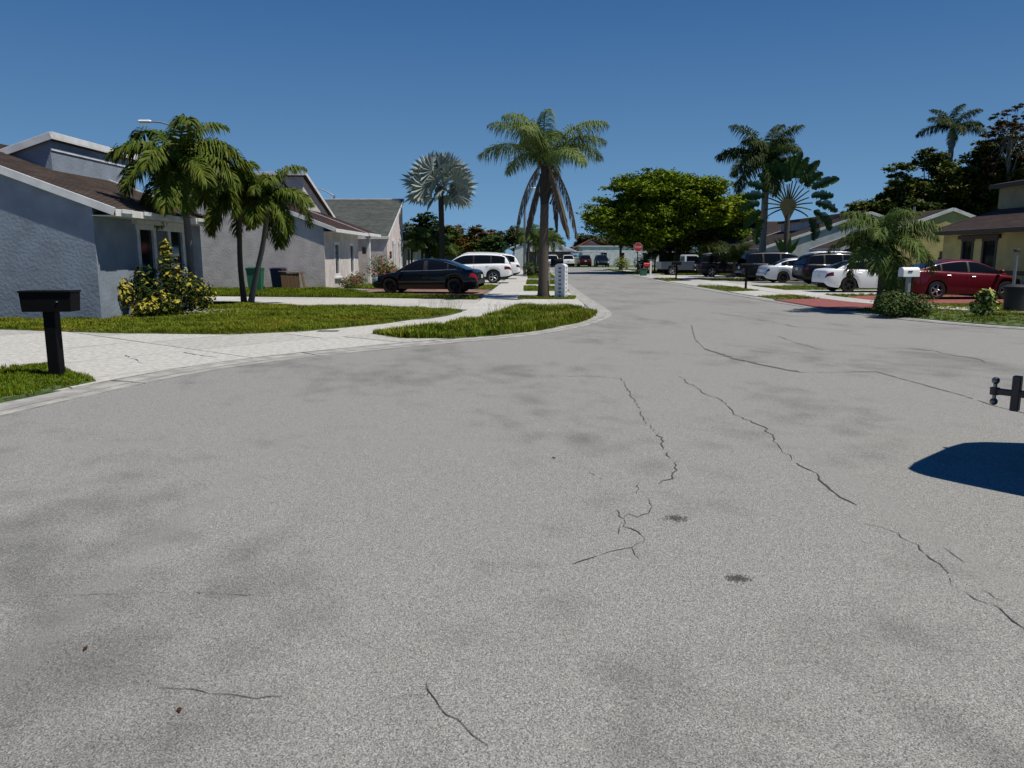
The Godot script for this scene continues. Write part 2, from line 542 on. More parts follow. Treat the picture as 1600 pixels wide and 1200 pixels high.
func build_ground() -> void:
	var g := MB.new()
	g.sheet(V([Vector2(-500, -300), Vector2(500, -300), Vector2(500, 700), Vector2(-500, 700)]), -0.035)
	struct(part("ground", g, M.ground), "rough grassy ground stretching away behind the houses")

	# asphalt of the turning circle and the street, patchy with age
	var n1 := FastNoiseLite.new()
	n1.seed = 5; n1.frequency = 0.22; n1.fractal_octaves = 5
	var n2 := FastNoiseLite.new()
	n2.seed = 9; n2.frequency = 1.1; n2.fractal_octaves = 3
	var n3 := FastNoiseLite.new()
	n3.seed = 15; n3.frequency = 2.6; n3.fractal_octaves = 3
	var n4 := FastNoiseLite.new()
	n4.seed = 31; n4.frequency = 0.5; n4.fractal_octaves = 4
	var mb := MB.new()
	var xs := []
	var x := -9.0
	while x <= 24.0:
		xs.append(x); x += 0.1 if absf(x) < 6.0 else 0.25
	var ds := []
	var d := -14.0
	while d < 112.5:
		ds.append(d); d += 1.0 if d < 0.9 else (0.09 if d < 9 else (0.16 if d < 16 else (0.3 if d < 35 else 1.2)))
	ds.append(112.5)
	for j in ds.size():
		for i in xs.size():
			var p := Vector2(xs[i], ds[j])
			var t := 1.0 + 0.40 * n1.get_noise_2d(p.x * 1.4, p.y * 0.8) + 0.20 * n2.get_noise_2d(p.x, p.y)
			t += 0.24 * n3.get_noise_2d(p.x, p.y * 0.7) + 0.5 * maxf(0.0, n4.get_noise_2d(p.x, p.y * 0.45) - 0.12)
			t = clampf(t, 0.62, 1.34)
			mb.col = Color(t, t, t * 0.995)
			mb.vert(Vector3(p.x, 0, -p.y), Vector3.UP, Vector2(p.x, -p.y))
	var w := xs.size()
	for j in ds.size() - 1:
		for i in w - 1:
			var k := j * w + i
			for q in [k, k + w, k + 1, k + 1, k + w, k + w + 1]:
				mb.ix.append(q)
	var road := part("road", mb, M.asphalt)
	struct(road, "worn pale grey asphalt street with cracks widening into a turning circle")
	var cs := MB.new()
	cs.col = Color(1, 1, 1)
	cs.sheet(V([Vector2(-120, 97), Vector2(-9, 97), Vector2(-9, 112.5), Vector2(-120, 112.5)]), 0.0)
	cs.sheet(V([Vector2(24, 97), Vector2(140, 97), Vector2(140, 112.5), Vector2(24, 112.5)]), 0.0)
	struct(part("road", cs, M.asphalt), "asphalt cross street at the far end")

	# cracks, seams and stains of the asphalt
	for c in [
		[[Vector2(1.47, 10.25), Vector2(1.39, 8.9), Vector2(1.38, 8.06), Vector2(1.32, 7.57), Vector2(1.34, 7.08), Vector2(1.34, 6.62), Vector2(1.27, 6.3), Vector2(1.31, 5.97), Vector2(1.27, 5.69), Vector2(1.18, 5.47), Vector2(1.05, 5.33)], 0.02],
		[[Vector2(0.92, 5.06), Vector2(0.92, 4.83), Vector2(0.88, 4.69), Vector2(0.79, 4.62), Vector2(0.75, 4.68), Vector2(0.69, 4.58), Vector2(0.67, 4.76), Vector2(0.61, 4.83)], 0.012],
		[[Vector2(0.69, 4.58), Vector2(0.67, 4.45), Vector2(0.72, 4.42), Vector2(0.78, 4.24), Vector2(0.68, 4.11), Vector2(0.59, 4.07), Vector2(0.48, 3.99), Vector2(0.32, 3.87)], 0.013],
		[[Vector2(0.68, 4.54), Vector2(0.63, 4.32)], 0.009],
		[[Vector2(0.68, 4.11), Vector2(0.69, 3.95)], 0.008],
		[[Vector2(0.59, 5.64), Vector2(0.66, 5.44)], 0.008],
		[[Vector2(0.91, 5.33), Vector2(0.86, 5.1)], 0.008],
		[[Vector2(2.27, 10.36), Vector2(2.29, 9.15), Vector2(2.38, 8.57), Vector2(2.3, 7.72), Vector2(2.42, 7.19), Vector2(2.29, 6.39), Vector2(2.24, 5.82), Vector2(2.28, 5.61), Vector2(2.21, 5.2), Vector2(2.27, 4.85)], 0.024],
		[[Vector2(2.16, 4.51), Vector2(2.26, 4.39), Vector2(2.3, 4.15), Vector2(2.28, 3.95), Vector2(2.28, 3.81), Vector2(2.24, 3.69), Vector2(2.18, 3.61), Vector2(2.2, 3.52), Vector2(2.25, 3.4)], 0.012],
		[[Vector2(2.25, 3.41), Vector2(2.26, 3.29), Vector2(2.26, 3.16), Vector2(2.26, 3.01)], 0.012],
		[[Vector2(2.42, 4.12), Vector2(2.42, 4), Vector2(2.42, 3.89)], 0.006],
		[[Vector2(2.31, 3.56), Vector2(2.33, 3.42)], 0.006],
		[[Vector2(-0.32, 2.7), Vector2(-0.28, 2.6), Vector2(-0.23, 2.52), Vector2(-0.16, 2.44), Vector2(-0.14, 2.39), Vector2(-0.08, 2.34)], 0.007],
		[[Vector2(-0.41, 2.64), Vector2(-0.32, 2.64), Vector2(-0.32, 2.76)], 0.004],
		[[Vector2(-2.31, 3.47), Vector2(-2.14, 3.5), Vector2(-1.87, 3.51), Vector2(-1.69, 3.53)], 0.005],
		[[Vector2(-1.56, 3.53), Vector2(-1.4, 3.51), Vector2(-1.28, 3.49), Vector2(-1.18, 3.51)], 0.005],
		[[Vector2(-1.34, 2.7), Vector2(-1.13, 2.65), Vector2(-0.95, 2.62), Vector2(-0.86, 2.63)], 0.0045],
		[[Vector2(7.07, 13.61), Vector2(7.27, 13.14), Vector2(7.37, 12.54), Vector2(7.28, 11.69)], 0.10],
		[[Vector2(5.79, 22.43), Vector2(6.37, 20.12), Vector2(6.6, 17.57)], 0.06],
		[[Vector2(5.45, 15.71), Vector2(5.39, 14.31), Vector2(5.44, 13.23)], 0.04],
		[[Vector2(0.52, 10.36), Vector2(1.14, 10.36), Vector2(1.47, 10.14)], 0.025],
	]:
		part("crack", strip(c[0], c[1] * 0.5 + 0.0016, 0.004, c[1] * 0.8 + 0.007, 0.028 + c[1] * 2.0), M.crack if c[1] < 0.03 else M.seam, road)
	part("crack", strip([Vector2(4.26, 18.23), Vector2(3.61, 15.1), Vector2(3.4, 13.41), Vector2(3.55, 12.06), Vector2(3.8, 11.28), Vector2(4.06, 10.71), Vector2(5.17, 10.77), Vector2(5.22, 9.98), Vector2(5.3, 8.94), Vector2(5.29, 8.2), Vector2(5.41, 7.57)], 0.035, 0.004, 0.008, 0.12), M.seam, road)
	part("crack", strip([Vector2(3.4, 13.51), Vector2(3.57, 12.14), Vector2(3.82, 11.35), Vector2(4.06, 10.71)], 0.10, 0.006, 0.03, 0.12), M.seam, road)
	for s in [[Vector2(1.03, 4.6), 0.10], [Vector2(1.15, 3.69), 0.075]]:
		var st := MB.new()
		for k in 260:
			var a := rng.randf() * TAU
			var rr: float = s[1] * sqrt(rng.randf()) * rng.randf_range(0.3, 1.0)
			var p: Vector2 = s[0] + Vector2(cos(a) * 1.1, sin(a) * 0.8) * rr
			var q := rng.randf_range(0.003, 0.008)
			var aa := rng.randf() * TAU
			st.tri(gp(p + Vector2(cos(aa), sin(aa)) * q, 0.004), gp(p + Vector2(cos(aa + 2.1), sin(aa + 2.1)) * q, 0.004), gp(p + Vector2(cos(aa + 4.2), sin(aa + 4.2)) * q, 0.004))
		part("stain", st, M.seam, road)

	# road edges
	left_edge = smooth_line([Vector2(-3.9, -6), Vector2(-5.3, -1), Vector2(-5.75, 3), Vector2(-5.6, 5.5), Vector2(-5.25, 7.6), Vector2(-4.92, 8.95), Vector2(-4.45, 10.5), Vector2(-3.55, 12.0), Vector2(-2.3, 13.3), Vector2(-1.2, 14.3), Vector2(0.0, 15.35), Vector2(1.15, 16.85), Vector2(2.2, 19.2), Vector2(2.8, 21.6), Vector2(2.95, 25.0), Vector2(3.05, 33), Vector2(3.35, 45), Vector2(3.9, 66), Vector2(4.6, 90), Vector2(4.7, 94.5)], 0.6)
	right_edge = smooth_line([Vector2(14.5, -4), Vector2(17, 1), Vector2(17.5, 7), Vector2(16.5, 11.5), Vector2(14.2, 14.8), Vector2(11.4, 17.1), Vector2(10.4, 18.7), Vector2(9.8, 21), Vector2(9.45, 24), Vector2(9.3, 28), Vector2(9.3, 36), Vector2(9.4, 50), Vector2(9.9, 66), Vector2(10.4, 90), Vector2(10.5, 94.5)], 0.6)
	# gutter of concrete between asphalt and apron, cast in lengths
	for e in [[left_edge, 1.0, "pale concrete gutter along the left edge of the road"], [right_edge, -1.0, "pale concrete gutter along the right edge of the road"]]:
		var gu := thing("gutter", "", "")
		struct(gu, e[2])
		var pts: Array = e[0]
		var i := 0
		while i < pts.size() - 1:
			var m := mini(4, pts.size() - 1 - i)
			var run: Array = pts.slice(i, i + m + 1)
			var t0: Vector2 = (run[1] - run[0]).normalized()
			run[0] = run[0] + t0 * 0.012
			part("gutter_stone", band(run, 0.0 if e[1] > 0 else -0.17, 0.17 if e[1] > 0 else 0.0, 0.014), M.gutter, gu)
			part("gutter_stone", band(run, 0.18 if e[1] > 0 else -0.52, 0.52 if e[1] > 0 else -0.18, 0.020), M.gutter, gu)
			i += m

	var cc := [M.concrete0, M.concrete1, M.concrete2, M.concrete0]
	# left: concrete apron and drive in front of the blue house
	var le: Array = offset_line(left_edge, 0.53)
	var apron: Array = []
	for p in le:
		if p.y > 9.0 and p.y < 15.9:
			apron.append(p)
	var apron_node := slabs("driveway", "broad pale concrete driveway with joints before the blue house", V(apron + [Vector2(-0.6, 16.6), Vector2(-2.2, 19.6), Vector2(-6.0, 17.5), Vector2(-24, 17.6), Vector2(-24, 9.0)]), Vector2(3.0, 1.8), 0.9, 0.030, [M.concrete0, M.concrete1, M.concrete2, M.concrete3, M.concrete0], 0.03, Vector2(0.9, 1.6))
	for c in [[Vector2(-7.07, 14.31), Vector2(-7.47, 13.7), Vector2(-7.76, 13.32)], [Vector2(-6.29, 12.38), Vector2(-5.75, 11.69), Vector2(-5.49, 11.35)], [Vector2(-5.53, 12.79), Vector2(-5.09, 12.38), Vector2(-4.66, 12.06)], [Vector2(-3.7, 14.75), Vector2(-3.28, 15.1), Vector2(-2.82, 14.98)]]:
		part("crack", strip(c, 0.022, 0.036, 0.02, 0.12), M.crack, apron_node)
	# left: public walk, in slabs
	var walk_c := smooth_line([Vector2(-4.2, 15.4), Vector2(-2.4, 17.4), Vector2(-1.15, 20.2), Vector2(-0.62, 23.5), Vector2(-0.5, 28), Vector2(-0.15, 40), Vector2(0.5, 62), Vector2(1.2, 90)], 1.5)
	var sw := thing("sidewalk", "", "")
	struct(sw, "pale concrete sidewalk running beside the grass strips on the left")
	part("joint_bed", band(walk_c, -0.66, 0.66, 0.029), M.joint, sw)
	for i in walk_c.size() - 1:
		var a: Vector2 = walk_c[i]
		var b: Vector2 = walk_c[i + 1]
		var t := (b - a).normalized() * 0.008
		var p := offset_line(walk_c.slice(maxi(i - 1, 0), i + 3), -0.66)
		var q := offset_line(walk_c.slice(maxi(i - 1, 0), i + 3), 0.66)
		var k := 1 if i > 0 else 0
		var sl := MB.new()
		sl.sheet(V([p[k] + t, p[k + 1] - t, q[k + 1] - t, q[k] + t]), 0.036 + rng.randf_range(-0.0012, 0.0012), 0.02)
		part("slab", sl, cc[rng.randi() % 4], sw)
	# left: second driveway, of the gap between the two houses
	slabs("driveway", "narrow pale concrete driveway between the blue house and the beige house", V([Vector2(-1.1, 23.2), Vector2(-1.2, 28.4), Vector2(-4.9, 29.6), Vector2(-14, 31.2), Vector2(-14, 26.2), Vector2(-8.6, 25.4), Vector2(-6.0, 24.1), Vector2(-2.9, 23.4)]), Vector2(3.4, 3.3), 0.12, 0.030, cc)
	# left: aprons across the parkway
	slabs("driveway_apron", "concrete driveway aprons crossing the grass strip beside the queen palm", V([Vector2(0.1, 23.0), Vector2(2.2, 23.0), Vector2(2.42, 26), Vector2(2.55, 36), Vector2(2.9, 48), Vector2(3.6, 75), Vector2(4.1, 94), Vector2(1.9, 94), Vector2(0.4, 36), Vector2(0.1, 28)]), Vector2(1.9, 1.7), 0.02, 0.030, cc)
	# left lawns
	add_lawn("mown corner of grass under the black mailbox", [Vector2(-5.75, 8.35), Vector2(-5.5, 9.1), Vector2(-5.35, 9.75), Vector2(-6.9, 11.35), Vector2(-7.2, 10.5), Vector2(-9.5, 8.6), Vector2(-9.5, 4.0), Vector2(-6.35, 4.0), Vector2(-6.1, 6.5)], 0.045, 520, 0.06)
	add_lawn("lawn with clover before the blue house, between two driveways", [Vector2(-24, 17.3), Vector2(-11.2, 16.8), Vector2(-8.3, 15.97), Vector2(-5.8, 15.7), Vector2(-4.4, 16.4), Vector2(-3.05, 18.2), Vector2(-1.75, 21.2), Vector2(-1.45, 22.5), Vector2(-2.9, 23.5), Vector2(-6.0, 24.1), Vector2(-8.6, 25.3), Vector2(-9.4, 26.0), Vector2(-10.1, 26.0), Vector2(-10.1, 19.2), Vector2(-24, 19.2)], 0.045, 430, 0.085)
	add_lawn("shaggy tongue of long grass between the sidewalk and the road bend", [Vector2(-2.9, 15.9), Vector2(-2.2, 15.1), Vector2(-1.25, 14.95), Vector2(-0.35, 15.6), Vector2(0.6, 16.7), Vector2(1.55, 18.6), Vector2(2.1, 20.3), Vector2(2.3, 21.6), Vector2(1.95, 22.7), Vector2(0.2, 24.0), Vector2(0.05, 23.4), Vector2(-0.45, 20.2), Vector2(-1.6, 17.2)], 0.045, 560, 0.17)
	add_lawn("narrow weedy lawn strip before the beige house", [Vector2(-1.35, 28.7), Vector2(-1.3, 30.2), Vector2(-5.6, 31.6), Vector2(-7.5, 36.2), Vector2(-9.0, 37.9), Vector2(-15, 37.9), Vector2(-15, 31.6), Vector2(-10.5, 30.95), Vector2(-4.9, 29.7)], 0.045, 230, 0.10)
	add_lawn("thin grass strip at the foot of the queen palm", [Vector2(0.25, 28.8), Vector2(2.35, 28.8), Vector2(2.5, 30.4), Vector2(0.3, 30.4)], 0.045, 300, 0.07)
	add_lawn("grass patch in the parkway beyond the queen palm", [Vector2(0.55, 35.6), Vector2(2.6, 35.6), Vector2(2.8, 41.2), Vector2(0.65, 41.2)], 0.045, 150, 0.07)
	add_lawn("grass patch in the parkway before the hedge", [Vector2(0.8, 44), Vector2(2.9, 44), Vector2(3.1, 52), Vector2(1.0, 52)], 0.045, 110, 0.07)
	add_lawn("grass under the hedge and the slim palms", [Vector2(1.1, 55), Vector2(3.2, 55), Vector2(3.8, 80), Vector2(1.7, 80)], 0.045, 60, 0.07)
	add_lawn("grass between the paver drive and the white car", [Vector2(-1.0, 36.9), Vector2(-0.75, 42.5), Vector2(-8.0, 43.5), Vector2(-8.6, 39.5), Vector2(-6.5, 38.2)], 0.045, 140, 0.09)
	add_lawn("front yards beyond the white car on the left", [Vector2(-0.5, 51.5), Vector2(0.6, 92), Vector2(-12, 92), Vector2(-8.4, 51.5)], 0.045, 25, 0.09)
	slabs("driveway", "concrete driveway under the white car on the left", V([Vector2(-0.85, 42.8), Vector2(-0.5, 51.3), Vector2(-8.3, 51.3), Vector2(-8.3, 43.8)]), Vector2(3.0, 3.0), 0.03, 0.032, cc)
	slabs("paver_drive", "reddish brick paver driveway under the black sedan", V([Vector2(-1.3, 30.3), Vector2(-1.05, 36.8), Vector2(-6.4, 38.0), Vector2(-7.4, 36.0), Vector2(-5.6, 31.8)]), Vector2(0.62, 0.32), 0.2, 0.046, [M.paver0, M.paver1, M.paver2], 0.012)

	# right: yards, walk and drives
	var re: Array = offset_line(right_edge, -0.53)
	var yard: Array = []
	for p in re:
		if p.y > 13.0 and p.y < 95:
			yard.append(p)
	var holes := [
		V([Vector2(9.6, 22.6), Vector2(9.6, 28.3), Vector2(12.3, 29.2), Vector2(14, 30.9), Vector2(23, 31.8), Vector2(23, 26.6), Vector2(14.3, 25.9), Vector2(12.3, 24.2)]),
		V([Vector2(9.7, 30.9), Vector2(9.7, 34.6), Vector2(12.2, 36.2), Vector2(20, 36.6), Vector2(20, 32.6), Vector2(12.5, 32.0)]),
		V([Vector2(9.75, 41.5), Vector2(9.85, 49.5), Vector2(22, 51.0), Vector2(22, 42.0)]),
		V([Vector2(9.95, 55.5), Vector2(10.1, 66), Vector2(22, 66), Vector2(22, 56)])]
	add_lawn("grass yards and verges along the right side of the street", yard + [Vector2(60, 95), Vector2(60, 13)], 0.035, 60, 0.08, holes)
	slabs("driveway", "brick red painted concrete driveway under the red hatchback", holes[0], Vector2(5.2, 5.2), 0.1, 0.047, [M.red_concrete], 0.012)
	slabs("driveway", "concrete driveway under the white sedan by the small palm", holes[1], Vector2(3.0, 2.6), 0.05, 0.047, cc)
	slabs("driveway", "concrete driveway under the two dark cars and the old white sedan", holes[2], Vector2(3.0, 3.0), 0.05, 0.047, [M.concrete3, M.concrete1])
	slabs("driveway", "concrete driveway under the black car near the stop sign", holes[3], Vector2(3.0, 3.0), 0.05, 0.047, [M.concrete3, M.concrete1])
	var rw := smooth_line([Vector2(22, 12.5), Vector2(18.5, 17.0), Vector2(15.5, 20.6), Vector2(13.6, 23.2), Vector2(12.6, 26.0), Vector2(12.2, 30), Vector2(12.2, 50), Vector2(12.8, 90)], 1.5)
	var sr := thing("sidewalk", "", "")
	struct(sr, "concrete sidewalk curving round the lawns on the right")
	part("joint_bed", band(rw, -0.64, 0.64, 0.046), M.joint, sr)
	for i in rw.size() - 1:
		var t := ((rw[i + 1] - rw[i]) as Vector2).normalized() * 0.008
		var p := offset_line(rw.slice(maxi(i - 1, 0), i + 3), -0.64)
		var q := offset_line(rw.slice(maxi(i - 1, 0), i + 3), 0.64)
		var k := 1 if i > 0 else 0
		var sl := MB.new()
		sl.sheet(V([p[k] + t, p[k + 1] - t, q[k + 1] - t, q[k] + t]), 0.054 + rng.randf_range(-0.0012, 0.0012), 0.02)
		part("slab", sl, cc[rng.randi() % 4], sr)
	add_lawn("grass on the far side of the cross street", [Vector2(-60, 113.2), Vector2(100, 113.2), Vector2(100, 150), Vector2(-60, 150)], 0.03, 0, 0.1)

func build_grass() -> void:
	# blades grow in tufts; one body of grass for each lawn
	var tufts := []
	for kind in 3:
		var mb := MB.new()
		for k in 9:
			var a := rng.randf() * TAU
			var lean := rng.randf_range(0.15, 0.75)
			var h := rng.randf_range(0.55, 1.0)
			var o := Vector3(rng.randf_range(-0.35, 0.35), 0, rng.randf_range(-0.35, 0.35))
			var d := Vector3(cos(a), 0, sin(a))
			var s := Vector3(-sin(a), 0, cos(a)) * 0.045
			var g := rng.randf_range(0.75, 1.2)
			mb.col = Color(0.105 * g, 0.17 * g, 0.008 * g) if rng.randf() > 0.12 else Color(0.20, 0.18, 0.045)
			var p1 := o + Vector3(0, h * 0.55, 0) + d * lean * 0.25
			var p2 := o + Vector3(0, h, 0) + d * lean * 0.8
			mb.quad(o - s, o + s, p1 + s * 0.8, p1 - s * 0.8)
			mb.tri(p1 - s * 0.8, p1 + s * 0.8, p2)
		tufts.append(mb.done())
	var labels := ["short green blades on the corner under the black mailbox", "green blades and clover on the lawn before the blue house", "long shaggy blades on the tongue of grass at the road bend", "weedy blades before the beige house", "short blades round the foot of the queen palm", "blades on the parkway patch beyond the queen palm", "blades on the parkway patch before the hedge", "blades below the slim palms by the hedge", "blades between the paver drive and the white car", "blades on the yards beyond the white car", "blades on the yards and verges along the right side"]
	var nz := FastNoiseLite.new()
	nz.seed = 77; nz.frequency = 0.6
	for li in lawns.size():
		var L: Array = lawns[li]
		if L[2] <= 0: continue
		var poly: PackedVector2Array = L[0]
		var lo := Vector2(1e9, 1e9)
		var hi := -lo
		for p in poly:
			lo = Vector2(minf(lo.x, p.x), minf(lo.y, p.y))
			hi = Vector2(maxf(hi.x, p.x), maxf(hi.y, p.y))
		lo = Vector2(maxf(lo.x, -17), lo.y)
		hi = Vector2(minf(hi.x, 24), minf(hi.y, 92))
		var spots: Array[Transform3D] = []
		var count := int((hi.x - lo.x) * (hi.y - lo.y) * L[2])
		for k in count:
			var p := Vector2(rng.randf_range(lo.x, hi.x), rng.randf_range(lo.y, hi.y))
			var dist := p.length()
			if dist > 30 and rng.randf() > 30.0 / dist: continue
			if absf(p.x) > p.y * 0.72 + 1.0: continue
			if not Geometry2D.is_point_in_polygon(p, poly): continue
			var bad := false
			for h in L[4]:
				if Geometry2D.is_point_in_polygon(p, h):
					bad = true
			if li == 10 and absf(p.x - 12.2) < 0.66 and p.y > 27: bad = true
			if bad: continue
			var f := nz.get_noise_2d(p.x, p.y)
			if li == 1 and f < -0.32 and rng.randf() < 0.6: continue
			var s: float = L[3] * (1.0 + 0.9 * f) * rng.randf_range(0.6, 1.25)
			var wd: float = maxf(s, 0.075) * (1.0 + dist * 0.012)
			spots.append(Transform3D(Basis(Vector3.UP, rng.randf() * TAU).scaled(Vector3(wd, s, wd)), gp(p, L[1] - 0.004)))
		if spots.is_empty(): continue
		var mm := MultiMesh.new()
		mm.transform_format = MultiMesh.TRANSFORM_3D
		mm.use_colors = true
		mm.mesh = tufts[li % 3]
		mm.instance_count = spots.size()
		for k in spots.size():
			mm.set_instance_transform(k, spots[k])
			var o := spots[k].origin
			var f := nz.get_noise_2d(o.x * 0.6 + 50, -o.z * 0.6)
			var g := rng.randf_range(0.65, 1.25) * (1.0 + 0.45 * nz.get_noise_2d(o.x * 1.3 + 9, -o.z * 1.3))
			mm.set_instance_color(k, Color(g * (1.05 + 0.5 * maxf(f, 0)), g, g * 0.95))
		var o := MultiMeshInstance3D.new()
		o.multimesh = mm
		o.material_override = M.grass
		o.name = numbered("grass")
		add_child(o)
		tag(o, labels[mini(li, labels.size() - 1)], "grass", "", "stuff")

# ---------- houses ----------
# wall in a vertical plane: from a to b (plan points), openings [[from, to, sill, head], ...] along it, its outer face on the right of a -> b
func wall(called: String, house: Node3D, a: Vector2, b: Vector2, h: float, openings: Array, m: Material, thick := 0.2, base := 0.0) -> void:
	var mb := MB.new()
	var dir := (b - a).normalized()
	var out := Vector2(dir.y, -dir.x)
	var us := [0.0, (b - a).length()]
	var vs := [base, h]
	for o in openings:
		us.append(o[0]); us.append(o[1]); vs.append(o[2]); vs.append(o[3])
	us.sort()
	vs.sort()
	var P := func(u: float, y: float, inn: float) -> Vector3:
		var p := a + dir * u - out * inn
		return Vector3(p.x, y, -p.y)
	for i in us.size() - 1:
		for j in vs.size() - 1:
			if us[i + 1] - us[i] < 0.001 or vs[j + 1] - vs[j] < 0.001: continue
			var cu: float = (us[i] + us[i + 1]) / 2
			var cv: float = (vs[j] + vs[j + 1]) / 2
			var open := false
			for o in openings:
				if cu > o[0] and cu < o[1] and cv > o[2] and cv < o[3]: open = true
			if open: continue
			mb.quad(P.call(us[i], vs[j], 0.0), P.call(us[i + 1], vs[j], 0.0), P.call(us[i + 1], vs[j + 1], 0.0), P.call(us[i], vs[j + 1], 0.0))
			mb.quad(P.call(us[i + 1], vs[j], thick), P.call(us[i], vs[j], thick), P.call(us[i], vs[j + 1], thick), P.call(us[i + 1], vs[j + 1], thick))
	for o in openings + [[0.0, (b - a).length(), base, h, true]]:
		var flip: bool = o.size() > 4 and o[4] is bool
		var c := [[o[0], o[2]], [o[1], o[2]], [o[1], o[3]], [o[0], o[3]]]
		for k in 4:
			var p: Array = c[k]
			var q: Array = c[(k + 1) % 4]
			if flip: mb.quad(P.call(p[0], p[1], thick), P.call(q[0], q[1], thick), P.call(q[0], q[1], 0.0), P.call(p[0], p[1], 0.0))
			else: mb.quad(P.call(p[0], p[1], 0.0), P.call(q[0], q[1], 0.0), P.call(q[0], q[1], thick), P.call(p[0], p[1], thick))
	part(called, mb, m, house)

# a window in such a wall: frame, panes between mullions, sill
func window(house: Node3D, a: Vector2, b: Vector2, o: Array, panes: int, frame_m: Material, fw := 0.07, sill := true, glass_m = null, called := "window") -> void:
	var dir := (b - a).normalized()
	var out := Vector2(dir.y, -dir.x)
	var ang := atan2(dir.y, dir.x)
	var bs := Basis(Vector3.UP, ang)
	var P := func(u: float, y: float, inn: float) -> Vector3:
		var p := a + dir * u - out * inn
		return Vector3(p.x, y, -p.y)
	var w: float = o[1] - o[0]
	var h: float = o[3] - o[2]
	var f := MB.new()
	var mid: float = (o[0] + o[1]) / 2
	f.box(P.call(mid, o[3] - fw / 2, 0.02), Vector3(w + 0.1, fw, 0.09), bs, 0.008)
	f.box(P.call(mid, o[2] + fw / 2, 0.02), Vector3(w + 0.1, fw, 0.09), bs, 0.008)
	for k in panes + 1:
		f.box(P.call(lerpf(o[0] + fw / 2, o[1] - fw / 2, float(k) / panes), (o[2] + o[3]) / 2, 0.021), Vector3(fw, h - 2 * fw, 0.085), bs, 0.008)
	var fr := part(called, f, frame_m, house)
	for k in panes:
		var u: float = lerpf(o[0] + fw / 2, o[1] - fw / 2, (k + 0.5) / panes)
		var pw: float = (w - fw) / panes - fw
		var g := MB.new()
		g.box(P.call(u, (o[2] + o[3]) / 2, 0.055), Vector3(pw, h - 2 * fw, 0.012), bs)
		part("pane", g, (glass_m[k] if glass_m is Array else (glass_m if glass_m else M.glass)), fr)
	if sill:
		var s := MB.new()
		s.box(P.call(mid, o[2] - 0.045, -0.03), Vector3(w + 0.24, 0.085, 0.2), bs, 0.01)
		part("sill", s, frame_m, fr)

# one slope of shingles: eave from a to b (3D, outer lower edge), going up along vec "up" ; courses overlap and every tab has its own tone
func slope(called: String, house: Node3D, a: Vector3, b: Vector3, up: Vector3, col: Vector3, m: Material, thick := 0.10, tab := 0.3, course := 0.15) -> Node3D:
	var mb := MB.new()
	var L := (b - a).length()
	var S := up.length()
	var d := (b - a) / L
	var u := up / S
	var nn := d.cross(u)
	if nn.y < 0: nn = -nn
	var flip := d.cross(u).y < 0
	var rows := maxi(1, int(S / course))
	var cols := maxi(1, int(L / tab))
	var nz := FastNoiseLite.new()
	nz.seed = int(absf(a.x * 7 + a.z * 3)) + 3
	nz.frequency = 0.5
	for i in rows:
		var s0 := S * i / rows
		var s1 := S * (i + 1) / rows
		var sh := (0.5 if i % 2 else 0.0)
		for j in range(-1, cols):
			var t0 := clampf(L * (j + sh) / cols, 0, L)
			var t1 := clampf(L * (j + 1 + sh) / cols, 0, L)
			if t1 - t0 < 0.01: continue
			var g := rng.randf_range(0.72, 1.22) * (1.0 + 0.35 * nz.get_noise_2d(t0 * 0.6, s0 * 2.0))
			mb.col = Color(col.x * g, col.y * g, col.z * g)
			var p0 := a + d * t0 + u * s0 + nn * 0.018
			var p1 := a + d * t1 + u * s0 + nn * 0.018
			var p2 := a + d * t1 + u * s1 + nn * 0.003
			var p3 := a + d * t0 + u * s1 + nn * 0.003
			var q0 := p0 - nn * 0.018
			var q1 := p1 - nn * 0.018
			if flip:
				mb.quad(p1, p0, p3, p2); mb.quad(q1, q0, p0, p1)
			else:
				mb.quad(p0, p1, p2, p3); mb.quad(q0, q1, p1, p0)
	mb.col = Color(col.x * 0.8, col.y * 0.8, col.z * 0.8)
	var c := (a + b) * 0.5 + up * 0.5 - nn * (thick * 0.5 + 0.001)
	mb.box(c, Vector3(L, thick, S), Basis(d, nn, d.cross(nn)))
	return part(called, mb, m, house)

func board(called: String, house: Node3D, a: Vector3, b: Vector3, tall: float, deep: float, m: Material, rollv := Vector3.UP) -> void:
	var d := (b - a).normalized()
	var s := d.cross(rollv).normalized()
	var u := s.cross(d)
	var mb := MB.new()
	mb.box((a + b) * 0.5, Vector3((b - a).length(), tall, deep), Basis(d, u, s), 0.006)
	part(called, mb, m, house)

